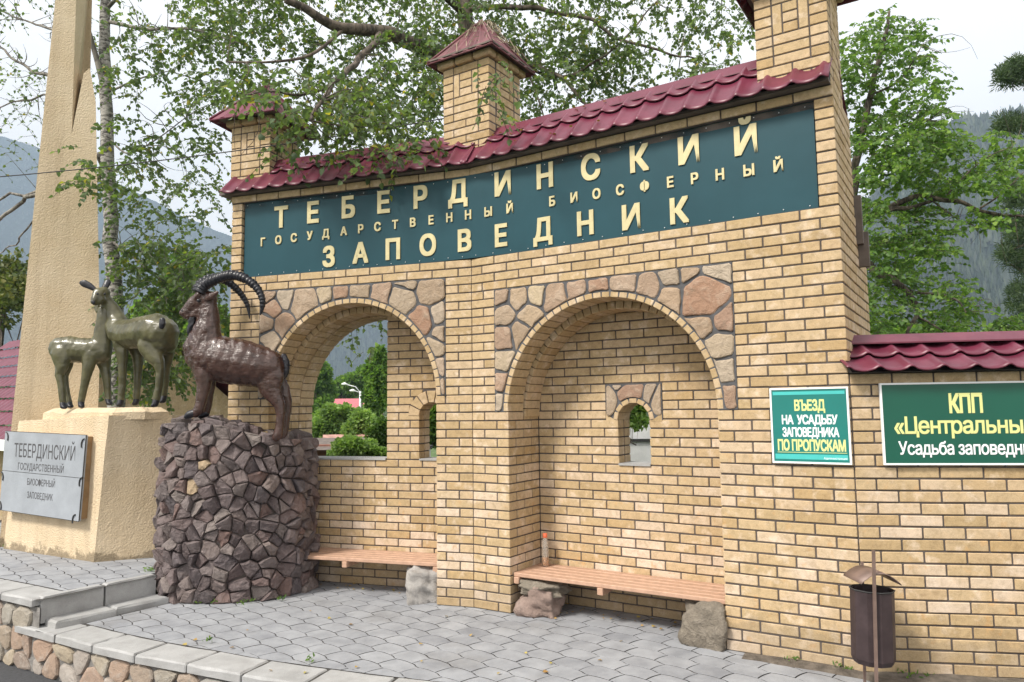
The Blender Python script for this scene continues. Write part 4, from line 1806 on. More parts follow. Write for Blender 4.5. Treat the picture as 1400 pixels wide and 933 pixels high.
def lay_pavers(region, z, planes, parent, mat, seed, extra_planes=()):
    r = random.Random(seed)
    its = []
    xs = [p[0] for p in region]
    ys = [p[1] for p in region]
    for j in range(-40, 40):
        for i in range(-60, 60):
            c = P00 + PA * i + PBv * j + PCN
            if not (min(xs) < c.x < max(xs) and min(ys) < c.y < max(ys)) or not inside((c.x, c.y), region):
                continue
            poly = None
            bad = False
            for (a, b, nx, ny, cc) in list(planes) + list(extra_planes):
                t = ((c.x - a[0]) * (b[0] - a[0]) + (c.y - a[1]) * (b[1] - a[1])) / ((b[0] - a[0]) ** 2 + (b[1] - a[1]) ** 2)
                if t < -.08 or t > 1.08:
                    continue
                dist = nx * c.x + ny * c.y - cc
                if dist > .11:
                    bad = True
                    break
                if dist > -.16:
                    if poly is None:
                        poly = [(p.x + c.x, p.y + c.y) for p in OUTL]
                    poly = clip_half(poly, nx, ny, cc - .003)
                    if len(poly) < 4:
                        bad = True
                        break
            if bad:
                continue
            rot = Matrix.Rotation(r.uniform(-.006, .006), 4, 'X') @ Matrix.Rotation(r.uniform(-.006, .006), 4, 'Y')
            M = Matrix.Translation((c.x, c.y, z + r.uniform(-.001, .001))) @ rot
            if poly is None:
                its.append((PM, M))
            else:
                pl_ = [(p[0] - c.x, p[1] - c.y) for p in poly]
                ar = abs(sum(pl_[k][0] * pl_[(k + 1) % len(pl_)][1] - pl_[(k + 1) % len(pl_)][0] * pl_[k][1] for k in range(len(pl_)))) / 2
                if ar < .002:
                    continue
                its.append((paver_mesh(pl_), M))
    return its


planes = seg_clip_planes(RO, .297)
stepc = k0 + n1v * .225
ex = [((stepc.x, stepc.y), ((stepc + d1).x, (stepc + d1).y), -n1v.x, -n1v.y, -(n1v.x * stepc.x + n1v.y * stepc.y))]
low_reg = [(-3.95, 5.9), (-3.1, 5.5), (-1.9, 5.0), (-.8, 4.5), (.8, 4.1), (2.45, 3.8), (2.4, 4.7), (C.x, C.y), (2.0, 5.9), (-.1, 7.3), (-2.3, 7.9), (-2.6, 7.1), (-3.15, 7.0)]
itp = lay_pavers(low_reg, 0.0, planes, pav, M_PAVER, 3, ex)
lay_pieces('paver', itp, M_PAVER, pav, 300, 'pavers')
kb = k0 - n1v * .09
ex = [((kb.x, kb.y), ((kb + d1).x, (kb + d1).y), n1v.x, n1v.y, (n1v.x * kb.x + n1v.y * kb.y))]
up_reg = [(-7.2, 8.2), (-5.2, 6.9), (-4.2, 6.25), (-3.7, 6.0), (-3.2, 6.9), (-3.2, 8.3), (-5.2, 9.2), (-7.2, 10.4)]
itq = lay_pavers(up_reg, .226, planes, ptop, M_PAVER, 4, ex)
lay_pieces('paver', itq, M_PAVER, ptop, 300, 'pavers')
# dirt strip at the foot of the low wall
md_ = MB()
nx_ = 40
rows = []
for j in range(4):
    row = []
    for i in range(nx_ + 1):
        u = -.75 + 5.0 * i / nx_
        o_ = -.30 + .10 * j + (rng.uniform(-.03, .03) if j == 0 else 0)
        z_ = (.0 if j == 0 else .006 + rng.uniform(0, .012)) - .0
        F = FC if u > 0 else FB
        uu = u if u > 0 else UE + u
        sc_ = 1 if u > .1 else .42
        row.append(F.w(uu, o_ * sc_, z_))
    rows.append(row)
for a, b in zip(rows, rows[1:]):
    for i in range(nx_):
        md_.poly([a[i], a[i + 1], b[i + 1], b[i]])
md_.obj('dirt_strip', M_DIRT, pav, fix=False, smooth=True)

# ------------------------------------------------------------------ monument: pedestal, plaque, obelisk
class Fr(Facet):
    def __init__(s, P, d):
        s.P = Vector((P[0], P[1], 0))
        s.d = Vector((d[0], d[1], 0)).normalized()
        s.n = Vector((-s.d.y, s.d.x, 0))
        if s.n.dot(s.P) < 0:
            s.n = -s.n
        s.len = 1
        s.R = Matrix((s.d, s.n, Vector((0, 0, 1)))).transposed().to_4x4()
        s.T = Matrix.Translation(s.P) @ s.R


FP = Fr((-4.269, 7.572), (.877, -.481))     # u runs to the right along the front; 0 at the front corner
ped = thing('pedestal', 'cream stucco monument pedestal with a grey plaque, deer statues standing on it', 'pedestal', FP.w(-.8, .3, .21))
bm = bmesh.new()
# bottom/top outlines in (u, o)
bot = [(-1.69, 0), (0, 0), (.52, .62), (.1, 1.35), (-1.6, 1.35)]
top = [(-1.56, .03), (.205, -.03), (.44, .52), (.1, 1.25), (-1.5, 1.25)]
ztops = [1.655, 1.705, 1.70, 1.70, 1.66]
NZ = 9
def dens(pl, k=6):
    r_ = []
    for i in range(len(pl)):
        a, b = pl[i], pl[(i + 1) % len(pl)]
        for q in range(k):
            r_.append(tuple(a[c_] + (b[c_] - a[c_]) * q / k for c_ in range(len(a))))
    return r_
B3 = dens([(*p, .20) for p in bot])
T3 = dens([(*p, z) for p, z in zip(top, ztops)])
rings = []
for k in range(NZ + 1):
    t = k / NZ
    ring = []
    for a, b in zip(B3, T3):
        p = Vector(a).lerp(Vector(b), t)
        nz = (mnoise.noise(Vector((p.x * 3, p.y * 3, p.z * 3))) * .008)
        w_ = FP.w(p.x, p.y + nz, p.z)
        ring.append(bm.verts.new(w_))
    rings.append(ring)
n = len(B3)
for a, b in zip(rings, rings[1:]):
    for i in range(n):
        bm.faces.new((a[i], a[(i + 1) % n], b[(i + 1) % n], b[i]))
bm.faces.new(rings[-1])
bmesh.ops.recalc_face_normals(bm, faces=bm.faces)
me = bpy.data.meshes.new('body')
bm.to_mesh(me)
bm.free()
put('body', me, M_STUCCO, ped)
# rough slab on top
ms_ = MB()
sl_o = [(-1.15, .06), (-.6, .02), (-.1, .0), (.20, .02), (.36, .25), (.42, .50), (.0, .72), (-.7, .75), (-1.2, .7)]
ringA = dens([(*p, 1.67) for p in sl_o], 3)
vsA, vsB, vsC = [], [], []
for (u_, o_, z_) in ringA:
    j = mnoise.noise(Vector((u_ * 7, o_ * 7, 1)))
    vsA.append(FP.w(u_ + .02 * j, o_ + .02 * j, 1.66))
    vsB.append(FP.w(u_ + .03 * j, o_ + .03 * j, 1.735 + .02 * j))
    cx_, cy_ = -.4, .38
    vsC.append(FP.w(u_ + (cx_ - u_) * .12, o_ + (cy_ - o_) * .22, 1.785 + .015 * j))
n = len(ringA)
ms_.add(vsA + vsB + vsC, [(i, (i + 1) % n, n + (i + 1) % n, n + i) for i in range(n)] + [(n + i, n + (i + 1) % n, 2 * n + (i + 1) % n, 2 * n + i) for i in range(n)] + [tuple(range(2 * n, 3 * n))])
ms_.obj('top_slab', M_STUCCO, ped, label='rough pale slab under the deer')

# plaque
plq = thing('plaque', 'pale grey stone plaque with engraved Cyrillic text on the cream pedestal', 'plaque', FP.w(-.8, -.05, .65))
mq = MB()
PQ = [(-1.597, .676), (-.112, .640), (-.047, 1.505), (-1.559, 1.54)]
PBk = [(-1.59, .69), (-.13, .655), (-.065, 1.49), (-1.55, 1.52)]


def quad_prism(F, P, o0, o1, P2=None):
    P2 = P2 or P
    q = MB()
    q.add([F.w(p[0], o0, p[1]) for p in P] + [F.w(p[0], o1, p[1]) for p in P2], [(0, 1, 2, 3), (4, 7, 6, 5), (0, 4, 5, 1), (1, 5, 6, 2), (2, 6, 7, 3), (3, 7, 4, 0)])
    return q


mid_l, mid_r = (-1.578, 1.108), (-.080, 1.072)
quad_prism(FP, [PQ[0], PQ[1], (mid_r[0], mid_r[1] - .003), (mid_l[0], mid_l[1] - .003)], -.106, -.080).obj('slate', M_SLATE, plq)
quad_prism(FP, [(mid_l[0], mid_l[1] + .003), (mid_r[0], mid_r[1] + .003), PQ[2], PQ[3]], -.106, -.080).obj('slate', M_SLATE, plq)
quad_prism(FP, PBk, -.0805, .03).obj('backing', M_BACKING, plq)
fr = MB()
for a, b in zip(PQ, PQ[1:] + PQ[:1]):
    fr.tube([FP.w(a[0], -.10, a[1]), FP.w(b[0], -.10, b[1])], .006, 5)
fr.obj('frame', M_EDGE, plq)


def engraved(txt, uc, z, h, w):
    me = text_mesh(txt, h, .001, 0.004, 1.0)
    xs = [v.co.x for v in me.vertices]
    k = w / (max(xs) - min(xs))
    cx = (max(xs) + min(xs)) / 2
    for v in me.vertices:
        v.co.x = (v.co.x - cx) * k
        v.co.y += -v.co.x * .018
    put('engraved_line', me, M_ENGR, plq, mw=frame(FP.w(uc, -.1065, z), FP.d, FP.n))


engraved('ТЕБЕРДИНСКИЙ', -.785, 1.255, .150, 1.14)
engraved('ГОСУДАРСТВЕННЫЙ', -.835, 1.120, .075, .86)
engraved('БИОСФЕРНЫЙ', -.81, .965, .070, .52)
engraved('ЗАПОВЕДНИК', -.82, .825, .070, .48)
for (u_, z_, s_) in ((-1.50, 1.50, 1), (-.09, 1.44, -1), (-1.56, 1.06, 1), (-.10, 1.05, -1), (-1.57, .74, 1), (-.19, .675, -1)):
    hk = MB()
    hk.tube([FP.w(u_ + s_ * .045 * math.sin(a) - s_ * .03, -.112, z_ + .06 * math.cos(a) - .03) for a in [x * .35 for x in range(0, 7)]], .007, 5)
    hk.obj('iron_hook', M_EDGE, plq)

# obelisk
FO = Fr((-4.80, 9.05), (.885, .465))
obel = thing('obelisk', 'tall cream stucco obelisk split into two blades, behind the deer', 'obelisk', (-5.3, 9.0, .2))


def po(x, y):
    u_, z_ = pixel_on(FO, x, y, 0)
    return u_, z_


def prism(F, front, back, o0, o1, name, mat, parent):
    q = MB()
    n = len(front)
    q.add([F.w(p[0], o0, p[1]) for p in front] + [F.w(p[0], o1, p[1]) for p in back], [tuple(range(n)), tuple(range(2 * n - 1, n - 1, -1))] + [(i, n + i, n + (i + 1) % n, (i + 1) % n) for i in range(n)])
    return q.obj(name, mat, parent)


u_l, _ = po(18, 580)
u_r, _ = po(138, 560)
tl, tr = po(75, 0), po(104, 0)
k_ = 1.6
ext = lambda a, b, t: (a[0] + (b[0] - a[0]) * t, a[1] + (b[1] - a[1]) * t)
nl = po(15, 560)
TL_ = ext(nl, tl, 1.25)
nb = po(98, 183)
TR_ = ext(nb, tr, 1.65)
lowr, upr = po(137, 470), po(131, 140)
tipr = po(121, 93)
base_l, base_r = (nl[0] - .05, .18), (lowr[0] + .015, .18)
sh = .30
front = [base_l, base_r, lowr, upr, (tipr[0] + .015, tipr[1]), (tipr[0] - .05, tipr[1] - .08), nb, TR_, TL_]
# back outline narrows; the inner flank of the tall blade is splayed
bsh = lambda p, s: (p[0] + s, p[1])
back = [bsh(base_l, .06), bsh(base_r, -.16), bsh(lowr, -.16), bsh(upr, -.14), (tipr[0] - .06, tipr[1] - .02), (tipr[0] - .1, tipr[1] - .1), (nb[0] + .03, nb[1]), bsh(TR_, .15), bsh(TL_, .05)]
prism(FO, front, back, 0, .34, 'shaft', M_STUCCO, obel)

# ------------------------------------------------------------------ rock plinth
plinth = thing('rock_plinth', 'chunky plinth of purple-brown rough rocks carrying the ibex', 'plinth', (-2.65, 7.1, 0))
PO = [(-3.42, 7.75), (-3.40, 7.25), (-3.33, 6.98), (-3.10, 6.845), (-2.66, 6.80), (-2.30, 6.90), (-2.06, 7.08), (-1.99, 7.3), (-2.03, 7.52)]
PLEN = sum(math.hypot(b[0] - a[0], b[1] - a[1]) for a, b in zip(PO, PO[1:]))


def ztop(x):
    xs = [-3.5, -3.25, -2.9, -2.65, -2.4, -2.2, -1.95, -1.8]
    zs = [1.61, 1.63, 1.63, 1.585, 1.51, 1.465, 1.45, 1.44]
    return float(np.interp(x, xs, zs))


def fn_pl(s, z, out_):
    (x, y), (dx, dy) = poly_pt(PO, min(max(s, .001), PLEN - .001))
    # soften the corners by averaging the directions nearby
    (xa_, ya_), (da, db) = poly_pt(PO, min(max(s - .12, .001), PLEN - .001))
    (xb_, yb_), (ea, eb) = poly_pt(PO, min(max(s + .12, .001), PLEN - .001))
    nx_, ny_ = (dy + db + eb), -(dx + da + ea)
    l = math.hypot(nx_, ny_)
    nx_, ny_ = nx_ / l, ny_ / l
    x = (4 * x + xa_ + xb_) / 6
    y = (4 * y + ya_ + yb_) / 6
    bul = .012 * math.sin(max(0, min(1, z / 1.5)) * math.pi) - .035 * z / 1.5 + .025 * mnoise.noise(Vector((s * 1.6, z * 1.6, 5)))
    o = out_ + bul
    zz = z * ztop(x) / 1.55
    return (x + nx_ * o, y + ny_ * o, zz)


rock_items = []
st_ = scatter_cells(0, PLEN, 0, 1.55, 21, 15, .46, .46, 31)
r31 = random.Random(31)
# drop some sites so that stone sizes vary, split others
st_ = [p for p in st_ if r31.random() > .12] + [(r31.uniform(0, PLEN), r31.uniform(0, 1.55)) for _ in range(30)]
for i, poly in enumerate(cells(st_, (0, 0, PLEN, 1.55), .006, [r31.uniform(-.0014, .0014) for _ in st_], reach=.55)):
    if not poly:
        continue
    poly = dedupe(poly, .014)
    if len(poly) < 3:
        continue
    fine = []
    for k in range(len(poly)):
        p, q = poly[k], poly[(k + 1) % len(poly)]
        fine.append(p)
        if math.hypot(q[0] - p[0], q[1] - p[1]) > .07:
            fine.append(((p[0] + q[0]) / 2 + r31.uniform(-.006, .006), (p[1] + q[1]) / 2 + r31.uniform(-.006, .006)))
    me, org3 = stone_mesh(fine, fn_pl, r31.uniform(.012, .075), .06, rough=.012, tilt=.5, seed=700 + i)
    if r31.random() < .006:
        put('rock', me, M_TANROCK, plinth, mw=Matrix.Translation(org3))
    else:
        rock_items.append((me, Matrix.Translation(org3)))
# core
mcx = MB()
pr_ = []
for z in (0, .5, 1.0, 1.40):
    pr_.append([fn_pl(PLEN * i / 30, z, -.018) for i in range(31)] + [(-2.2, 7.56, z), (-2.9, 7.7, z)])
for a, b in zip(pr_, pr_[1:]):
    n = len(a)
    mcx.add(a + b, [(i, (i + 1) % n, n + (i + 1) % n, n + i) for i in range(n)])
n = len(pr_[-1])
tpz = [(p[0], p[1], ztop(p[0]) - .03) for p in pr_[-1]]
mcx.add(pr_[-1] + tpz, [(i, (i + 1) % n, n + (i + 1) % n, n + i) for i in range(n)] + [tuple(range(n, 2 * n))])
mcx.obj('core', M_MORTAR, plinth, fix=False)
topo = [(-3.30, 7.7), (-3.29, 7.25), (-3.22, 7.03), (-3.05, 6.93), (-2.66, 6.89), (-2.33, 6.98), (-2.15, 7.13), (-2.10, 7.3), (-2.12, 7.48), (-2.9, 7.7)]
st_ = [(x, y) for x, y in scatter_cells(-3.45, -1.85, 6.75, 7.8, 12, 8, .45, .45, 77) if inside((x, y), topo)]
for i, poly in enumerate(cells(st_, (-3.47, 6.76, -1.87, 7.8), .012, reach=.5)):
    if not poly:
        continue
    poly = [p for p in dedupe(poly, .014)]
    cx_ = sum(p[0] for p in poly) / len(poly)
    cy_ = sum(p[1] for p in poly) / len(poly)
    poly = [(cx_ + max(-.10, min(.10, p[0] - cx_)), cy_ + max(-.10, min(.10, p[1] - cy_))) for p in poly]
    for k_ in range(len(topo) - 2):
        (xa_, ya_), (xb_, yb_) = topo[k_], topo[k_ + 1]
        l_ = math.hypot(xb_ - xa_, yb_ - ya_)
        nx_, ny_ = (yb_ - ya_) / l_, -(xb_ - xa_) / l_
        if len(poly) >= 3 and nx_ * -2.65 + ny_ * 7.35 > nx_ * xa_ + ny_ * ya_:
            nx_, ny_ = -nx_, -ny_
        if len(poly) >= 3:
            poly = clip_half(poly, nx_, ny_, nx_ * xa_ + ny_ * ya_ + .05)
    if len(poly) < 4 or (cx_ > -2.85 and cy_ > 7.35 - .325 * (cx_ + 2.86) and cx_ < -2.4):
        continue
    me, org3 = stone_mesh(poly, lambda x, y, o: (x, y, ztop(x) + o), r31.uniform(.012, .05), .04, rough=.012, tilt=.35, seed=1700 + i)
    rock_items.append((me, Matrix.Translation(org3)))
lay_pieces('rock', rock_items, M_PLINTH, plinth, 295, 'rocks')


# ------------------------------------------------------------------ statues
def ball_chain(bm, pts, sub=2):
    """pts: [(Vector, r, ry)] swept with closely spaced balls; ry = half width across the body"""
    for (p, r, w), (q, r2, w2) in zip(pts, pts[1:]):
        dist = (q - p).length
        n = max(1, int(dist / (min(r, r2) * .35)))
        for k in range(n + 1):
            t = k / n
            c = p.lerp(q, t)
            rr, ww = r + (r2 - r) * t, w + (w2 - w) * t
            bmesh.ops.create_icosphere(bm, subdivisions=sub, radius=1.0, matrix=Matrix.Translation(c) @ Matrix.Diagonal((rr, ww, rr, 1)))


def sculpt(name, chains, mat, parent, voxel=.012, smooth=6, disp=0, dscale=14, label=None, stretch=(1, 1, 1), shaggy=None):
    bm = bmesh.new()
    for ch in chains:
        ball_chain(bm, ch)
    me = bpy.data.meshes.new('tmp')
    bm.to_mesh(me)
    bm.free()
    o = bpy.data.objects.new('tmp', me)
    COL.objects.link(o)
    rm = o.modifiers.new('r', 'REMESH')
    rm.mode = 'VOXEL'
    rm.voxel_size = voxel
    rm.use_smooth_shade = True
    sm = o.modifiers.new('s', 'SMOOTH')
    sm.factor = .6
    sm.iterations = smooth
    dg = bpy.context.evaluated_depsgraph_get()
    me2 = bpy.data.meshes.new_from_object(o.evaluated_get(dg))
    bpy.data.objects.remove(o)
    if disp:
        nv = [v.normal.copy() for v in me2.vertices]
        for v, nn_ in zip(me2.vertices, nv):
            p = v.co
            f = mnoise.fractal(Vector((p.x * dscale * stretch[0], p.y * dscale * stretch[1], p.z * dscale * stretch[2])), .8, 2.1, 4)
            k_ = 1.0
            if shaggy and p.x < shaggy[0] and shaggy[1] < p.z < shaggy[2]:
                k_ = 1 + 1.6 * min(1, (shaggy[0] - p.x) / .1)
            v.co = p + nn_ * f * disp * k_
    me2.polygons.foreach_set('use_smooth', [True] * len(me2.polygons))
    me2.name = name
    return put(name, me2, mat, parent, label=label)


def PN(Y0):
    k = Y0 / F_PX

    def f(x, y, dy, r, w=None):
        return (at(x, y, Y0 + dy), r * k, (w if w is not None else r) * k)
    return f


ib = thing('ibex_statue', 'glossy dark brown ibex statue with long ridged black horns on the rock plinth', 'statue', at(320, 590, 6.98))
q = PN(6.98)
tor = [q(281, 474, 0, 23, 17), q(284, 487, 0, 29, 20), q(305, 492, 0, 33, 23), q(330, 496, 0, 33, 24), q(352, 501, 0, 30, 22), q(367, 502, 0, 24, 19), q(374, 504, 0, 18, 14)]
neck = [q(284, 413, 0, 12, 9), q(286, 425, 0, 13, 10), q(285, 440, 0, 16, 12), q(282, 455, 0, 20, 15), q(281, 474, 0, 26, 17), q(284, 487, 0, 27, 18)]
head = [q(285, 409, 0, 12, 10), q(276, 410, 0, 13, 9.5), q(267, 415, 0, 11.5, 7.5), q(259, 422, 0, 9.5, 6), q(253, 427, 0, 7, 5.2)]
jaw = [q(281, 419, 0, 10, 7), q(268, 427, 0, 8, 5.5), q(258, 433, 0, 5, 4.5), q(254, 432, 0, 4.5, 4)]
brow = [q(272, 403, -.06, 4, 3.5), q(267, 407, -.055, 3, 2.5)]
brow2 = [q(272, 403, .06, 4, 3.5), q(267, 407, .055, 3, 2.5)]
haun = [q(364, 498, -.04, 21, 10), q(369, 515, -.05, 21, 9), q(369, 530, -.05, 16, 8), q(376, 543, -.05, 11, 7), q(382, 553, -.05, 8.5, 6.5), q(384, 567, -.05, 6.6, 6), q(383, 583, -.05, 6.2, 6), q(381, 594, -.05, 7, 6), q(378, 598, -.05, 6, 6)]
haun2 = [q(370, 500, .06, 18, 9), q(376, 518, .07, 14, 8), q(385, 533, .07, 12, 7), q(391, 549, .07, 8.5, 6), q(392, 563, .07, 6.3, 5.5), q(390, 582, .07, 5.8, 5.5), q(388, 592, .07, 6.4, 5.5), q(385, 597, .07, 5.5, 5)]
fl = [q(277, 490, -.05, 20, 9), q(278, 508, -.06, 14.5, 8.5), q(279, 524, -.06, 10.5, 8), q(277, 538, -.06, 8.8, 7.5), q(275, 550, -.06, 7.6, 7), q(272, 560, -.06, 7.4, 7), q(267, 565, -.06, 6.5, 6.5)]
fl2 = [q(281, 492, .06, 19, 9), q(284, 510, .07, 13, 8), q(286, 526, .07, 9.5, 7.5), q(284, 542, .07, 8, 7), q(283, 555, .07, 7, 6.5), q(281, 563, .07, 6.5, 6)]
mane = [q(276, 448, 0, 10, 8), q(268, 462, 0, 11, 9), q(262, 476, 0, 12, 10), q(266, 492, 0, 12, 10)]
sculpt('body', [tor, neck, head, jaw, brow, brow2, haun, haun2, fl, fl2, mane], M_IBEX, ib, .0105, 3, .0042, 22, stretch=(1, 1, .4), shaggy=(at(302, 450, 6.98).x, at(302, 505, 6.98).z, at(302, 425, 6.98).z))
sculpt('hoof', [[q(266, 565, -.06, 6, 6.5), q(259, 567, -.06, 5.5, 6), q(255, 570, -.06, 3.5, 5)]], M_BLACK, ib, .008, 3)
sculpt('hoof', [[q(281, 565, .07, 6, 6), q(275, 568, .07, 5, 6)]], M_BLACK, ib, .008, 3)
sculpt('tail', [[q(388, 487, 0, 4, 4), q(391, 495, 0, 5, 5), q(391, 507, 0, 5, 5), q(389, 515, 0, 3.5, 3.5)]], M_BLACK, ib, .008, 3, .006, 60)
sculpt('beard', [[q(263, 434, 0, 5.5, 4), q(262, 444, 0, 5, 4), q(259, 453, 0, 3.5, 3), q(258, 459, 0, 1.5, 1.5)]], M_BLACK, ib, .006, 2, .005, 60, stretch=(1, 1, .3))
for s in (-1, 1):
    sculpt('ear', [[q(283, 409, s * .07, 3.6, 2.4), q(290, 405, s * .1, 5.4, 2.2), q(297, 400, s * .12, 2.4, 1.4)]], M_BLACK if s > 0 else M_IBEX, ib, .006, 2)
    me = sculpt('eye', [[q(271, 411, s * .064, 2.2, 1.4), q(272, 411, s * .064, 2.2, 1.4)]], M_BLACK, ib, .004, 1)
sculpt('nostril', [[q(249, 425, -.03, 1.5, 1.2), q(250, 426, -.03, 1.5, 1.2)]], M_BLACK, ib, .004, 1)


def horn(pts, dys, rad, name='horn'):
    P = [at(x, y, 6.98 + d) for (x, y), d in zip(pts, dys)]
    # resample with Catmull-Rom
    out_, rr = [], []
    N = 12
    for i in range(len(P) - 1):
        p0, p1, p2, p3 = P[max(i - 1, 0)], P[i], P[i + 1], P[min(i + 2, len(P) - 1)]
        for k in range(N):
            t = k / N
            out_.append(.5 * ((2 * p1) + (-p0 + p2) * t + (2 * p0 - 5 * p1 + 4 * p2 - p3) * t * t + (-p0 + 3 * p1 - 3 * p2 + p3) * t ** 3))
            rr.append(rad[i] + (rad[i + 1] - rad[i]) * t)
    out_.append(P[-1])
    rr.append(rad[-1])
    ln = 0
    r2 = []
    for i, (p, r) in enumerate(zip(out_, rr)):
        if i:
            ln += (p - out_[i - 1]).length
        ph = (ln / .034) % 1
        bump_ = (1 - ph) ** 1.5 if i < len(out_) * .88 else .2
        r2.append(r * 6.98 / F_PX * (.86 + .34 * bump_))
    mh_ = MB()
    mh_.tube(out_, r2, 12)
    return mh_.obj(name, M_BLACK, ib, smooth=True)


horn([(274, 399), (281, 389), (293, 383), (310, 377.5), (325, 377.5), (340, 384), (352, 395), (358.3, 408), (358.8, 420), (356, 431)], [-.045, -.05, -.06, -.07, -.09, -.11, -.12, -.13, -.13, -.12], [7.8, 7.9, 7.4, 6.9, 6.4, 5.8, 5.2, 4.4, 3.2, .8])
horn([(270, 399), (275, 389), (286, 382), (299, 381), (312, 386), (324, 396), (333, 407), (339, 420), (341.5, 436)], [.045, .06, .09, .12, .15, .18, .2, .21, .21], [7.5, 7.4, 7.0, 6.4, 5.6, 4.9, 4.0, 3.0, .7])

# the doe looks over her shoulder; the fawn stands against her
doe = thing('doe_statue', 'larger olive bronze doe statue on the pedestal looking back over a fawn', 'statue', at(195, 550, 7.8))
q = PN(7.8)
D = 7.8
body = [q(157, 447, .16, 14, 13), q(166, 455, .12, 18.5, 17), q(180, 457, .06, 21, 20), q(198, 455, 0, 24, 23), q(214, 453, -.08, 25, 24), q(222, 455, -.12, 22, 21), q(224, 466, -.10, 19, 19)]
nk = [q(140, 405, .14, 8.5, 8), q(147, 414, .16, 9, 8), q(154, 425, .18, 11, 10), q(159, 438, .18, 14, 12), q(163, 450, .14, 17, 15)]
hd = [q(142, 400, .13, 8.5, 8), q(136, 402, .09, 9, 8.5), q(131, 408, .05, 6.5, 6.5), q(128, 413, .02, 4.2, 4.5)]
hd2 = [q(139, 410, .08, 6, 6), q(133, 414, .05, 4, 4), q(129, 415, .03, 3.2, 3.5)]
lg = [[q(164, 465, .08, 11, 9), q(167, 482, .07, 8.5, 7.5), q(167.5, 500, .07, 6.2, 6), q(167, 525, .07, 5.2, 5), q(165, 547, .07, 4.8, 5)],
      [q(183, 468, .18, 12, 9), q(188, 485, .2, 8.5, 7.5), q(189, 502, .2, 6.2, 6), q(188, 525, .2, 5.0, 5), q(186.5, 546, .2, 4.8, 5)],
      [q(205, 472, -.14, 17, 11), q(210, 486, -.16, 12.5, 9), q(217, 496, -.17, 8.2, 7), q(219.5, 508, -.17, 6.2, 6), q(217.5, 528, -.17, 5.3, 5.3), q(214, 546, -.17, 5.2, 5.2)],
      [q(227, 470, -.02, 13, 12), q(228.5, 486, -.0, 9.5, 8.5), q(227, 500, .0, 6.5, 6.5), q(226, 520, .0, 5.3, 5.3), q(224, 540, .0, 4.8, 5)]]
sculpt('body', [body, nk, hd, hd2] + lg, M_DEER, doe, .011, 4, .0036, 9)
for ch in ([q(165, 548, .07, 4.6, 4.8), q(164, 552.5, .06, 4.0, 5), q(161.5, 554, .05, 2.4, 4)], [q(186.5, 547, .2, 4.4, 4.8), q(185.5, 551, .19, 3.8, 5), q(183, 552.5, .18, 2.2, 4)], [q(213.5, 548, -.17, 4.8, 5), q(212, 553, -.18, 4.2, 5), q(208.5, 555, -.19, 2.4, 4)], [q(224, 543, 0, 4.4, 4.8), q(223, 548, -.01, 3.8, 5), q(220.5, 550, -.02, 2.2, 4)]):
    sculpt('hoof', [ch], M_BLACK, doe, .007, 2)
sculpt('tail', [[q(222, 438, -.34, 4, 3), q(222, 443, -.345, 4.5, 3), q(221, 447, -.34, 3.5, 3)]], M_BLACK, doe, .006, 2)
sculpt('nose', [[q(127, 413, -.03, 2.4, 2.2), q(128, 414, -.03, 2.4, 2.2)]], M_BLACK, doe, .005, 1)
for a in ([q(130, 396, .1, 3, 2), q(122, 391, .1, 5, 2.2), q(115.5, 388, .1, 5.6, 2.2), q(112, 387, .1, 4, 1.5)], [q(141, 396, .13, 3, 2), q(144.5, 391, .15, 5, 2.6), q(146.5, 387, .17, 5.4, 2.6), q(148, 385, .18, 3.5, 1.8)]):
    sculpt('ear', [a], M_BLACK, doe, .006, 2)
for a in ((133, 402, .02), (143, 402, .045)):
    sculpt('eye', [[q(a[0], a[1], a[2], 1.6, 1.4), q(a[0] + .3, a[1], a[2], 1.6, 1.4)]], M_BLACK, doe, .004, 1)

fawn = thing('fawn_statue', 'smaller olive bronze fawn statue nuzzling up under the doe, at left on the pedestal', 'statue', at(110, 556, 7.95))
q = PN(7.95)
body = [q(84, 477, 0, 17, 13), q(94, 478, 0, 19, 14), q(108, 479, 0, 18, 14), q(122, 480, 0, 18.5, 14), q(133, 478, 0, 17.5, 13), q(139, 474, 0, 14, 11)]
nk = [q(138, 482, 0, 15, 12), q(140, 466, 0, 13.5, 10), q(141, 450, 0, 11.5, 9), q(142, 436, 0, 10, 8.5), q(142.5, 426, .01, 9.5, 8)]
hd = [q(142.5, 426, .01, 9.5, 8), q(142, 421, .06, 8, 7), q(140, 415, .12, 5.5, 5.5), q(139, 411, .16, 4, 4)]
lg = [[q(84, 484, -.06, 15, 8), q(85, 500, -.07, 9.5, 6), q(81, 512, -.07, 6.2, 5), q(83.5, 525, -.07, 5, 4.5), q(86, 550, -.07, 4.4, 4.4)],
      [q(90, 486, .06, 13, 8), q(92, 500, .06, 8, 6), q(88, 514, .06, 5.4, 5), q(90, 530, .06, 4.6, 4.4), q(94, 550, .06, 4.4, 4.4)],
      [q(124, 486, -.05, 12, 8), q(121, 502, -.06, 8.2, 6.5), q(117.5, 518, -.06, 6, 5.5), q(113.5, 535, -.06, 5, 4.6), q(111, 549, -.06, 4.6, 4.4)],
      [q(140, 488, .05, 12, 8), q(143, 502, .06, 8.2, 6.5), q(146, 518, .06, 6, 5.5), q(147, 533, .06, 5, 4.6), q(148, 546, .06, 4.5, 4.4)]]
sculpt('body', [body, nk, hd] + lg, M_DEER, fawn, .010, 4, .003, 10)
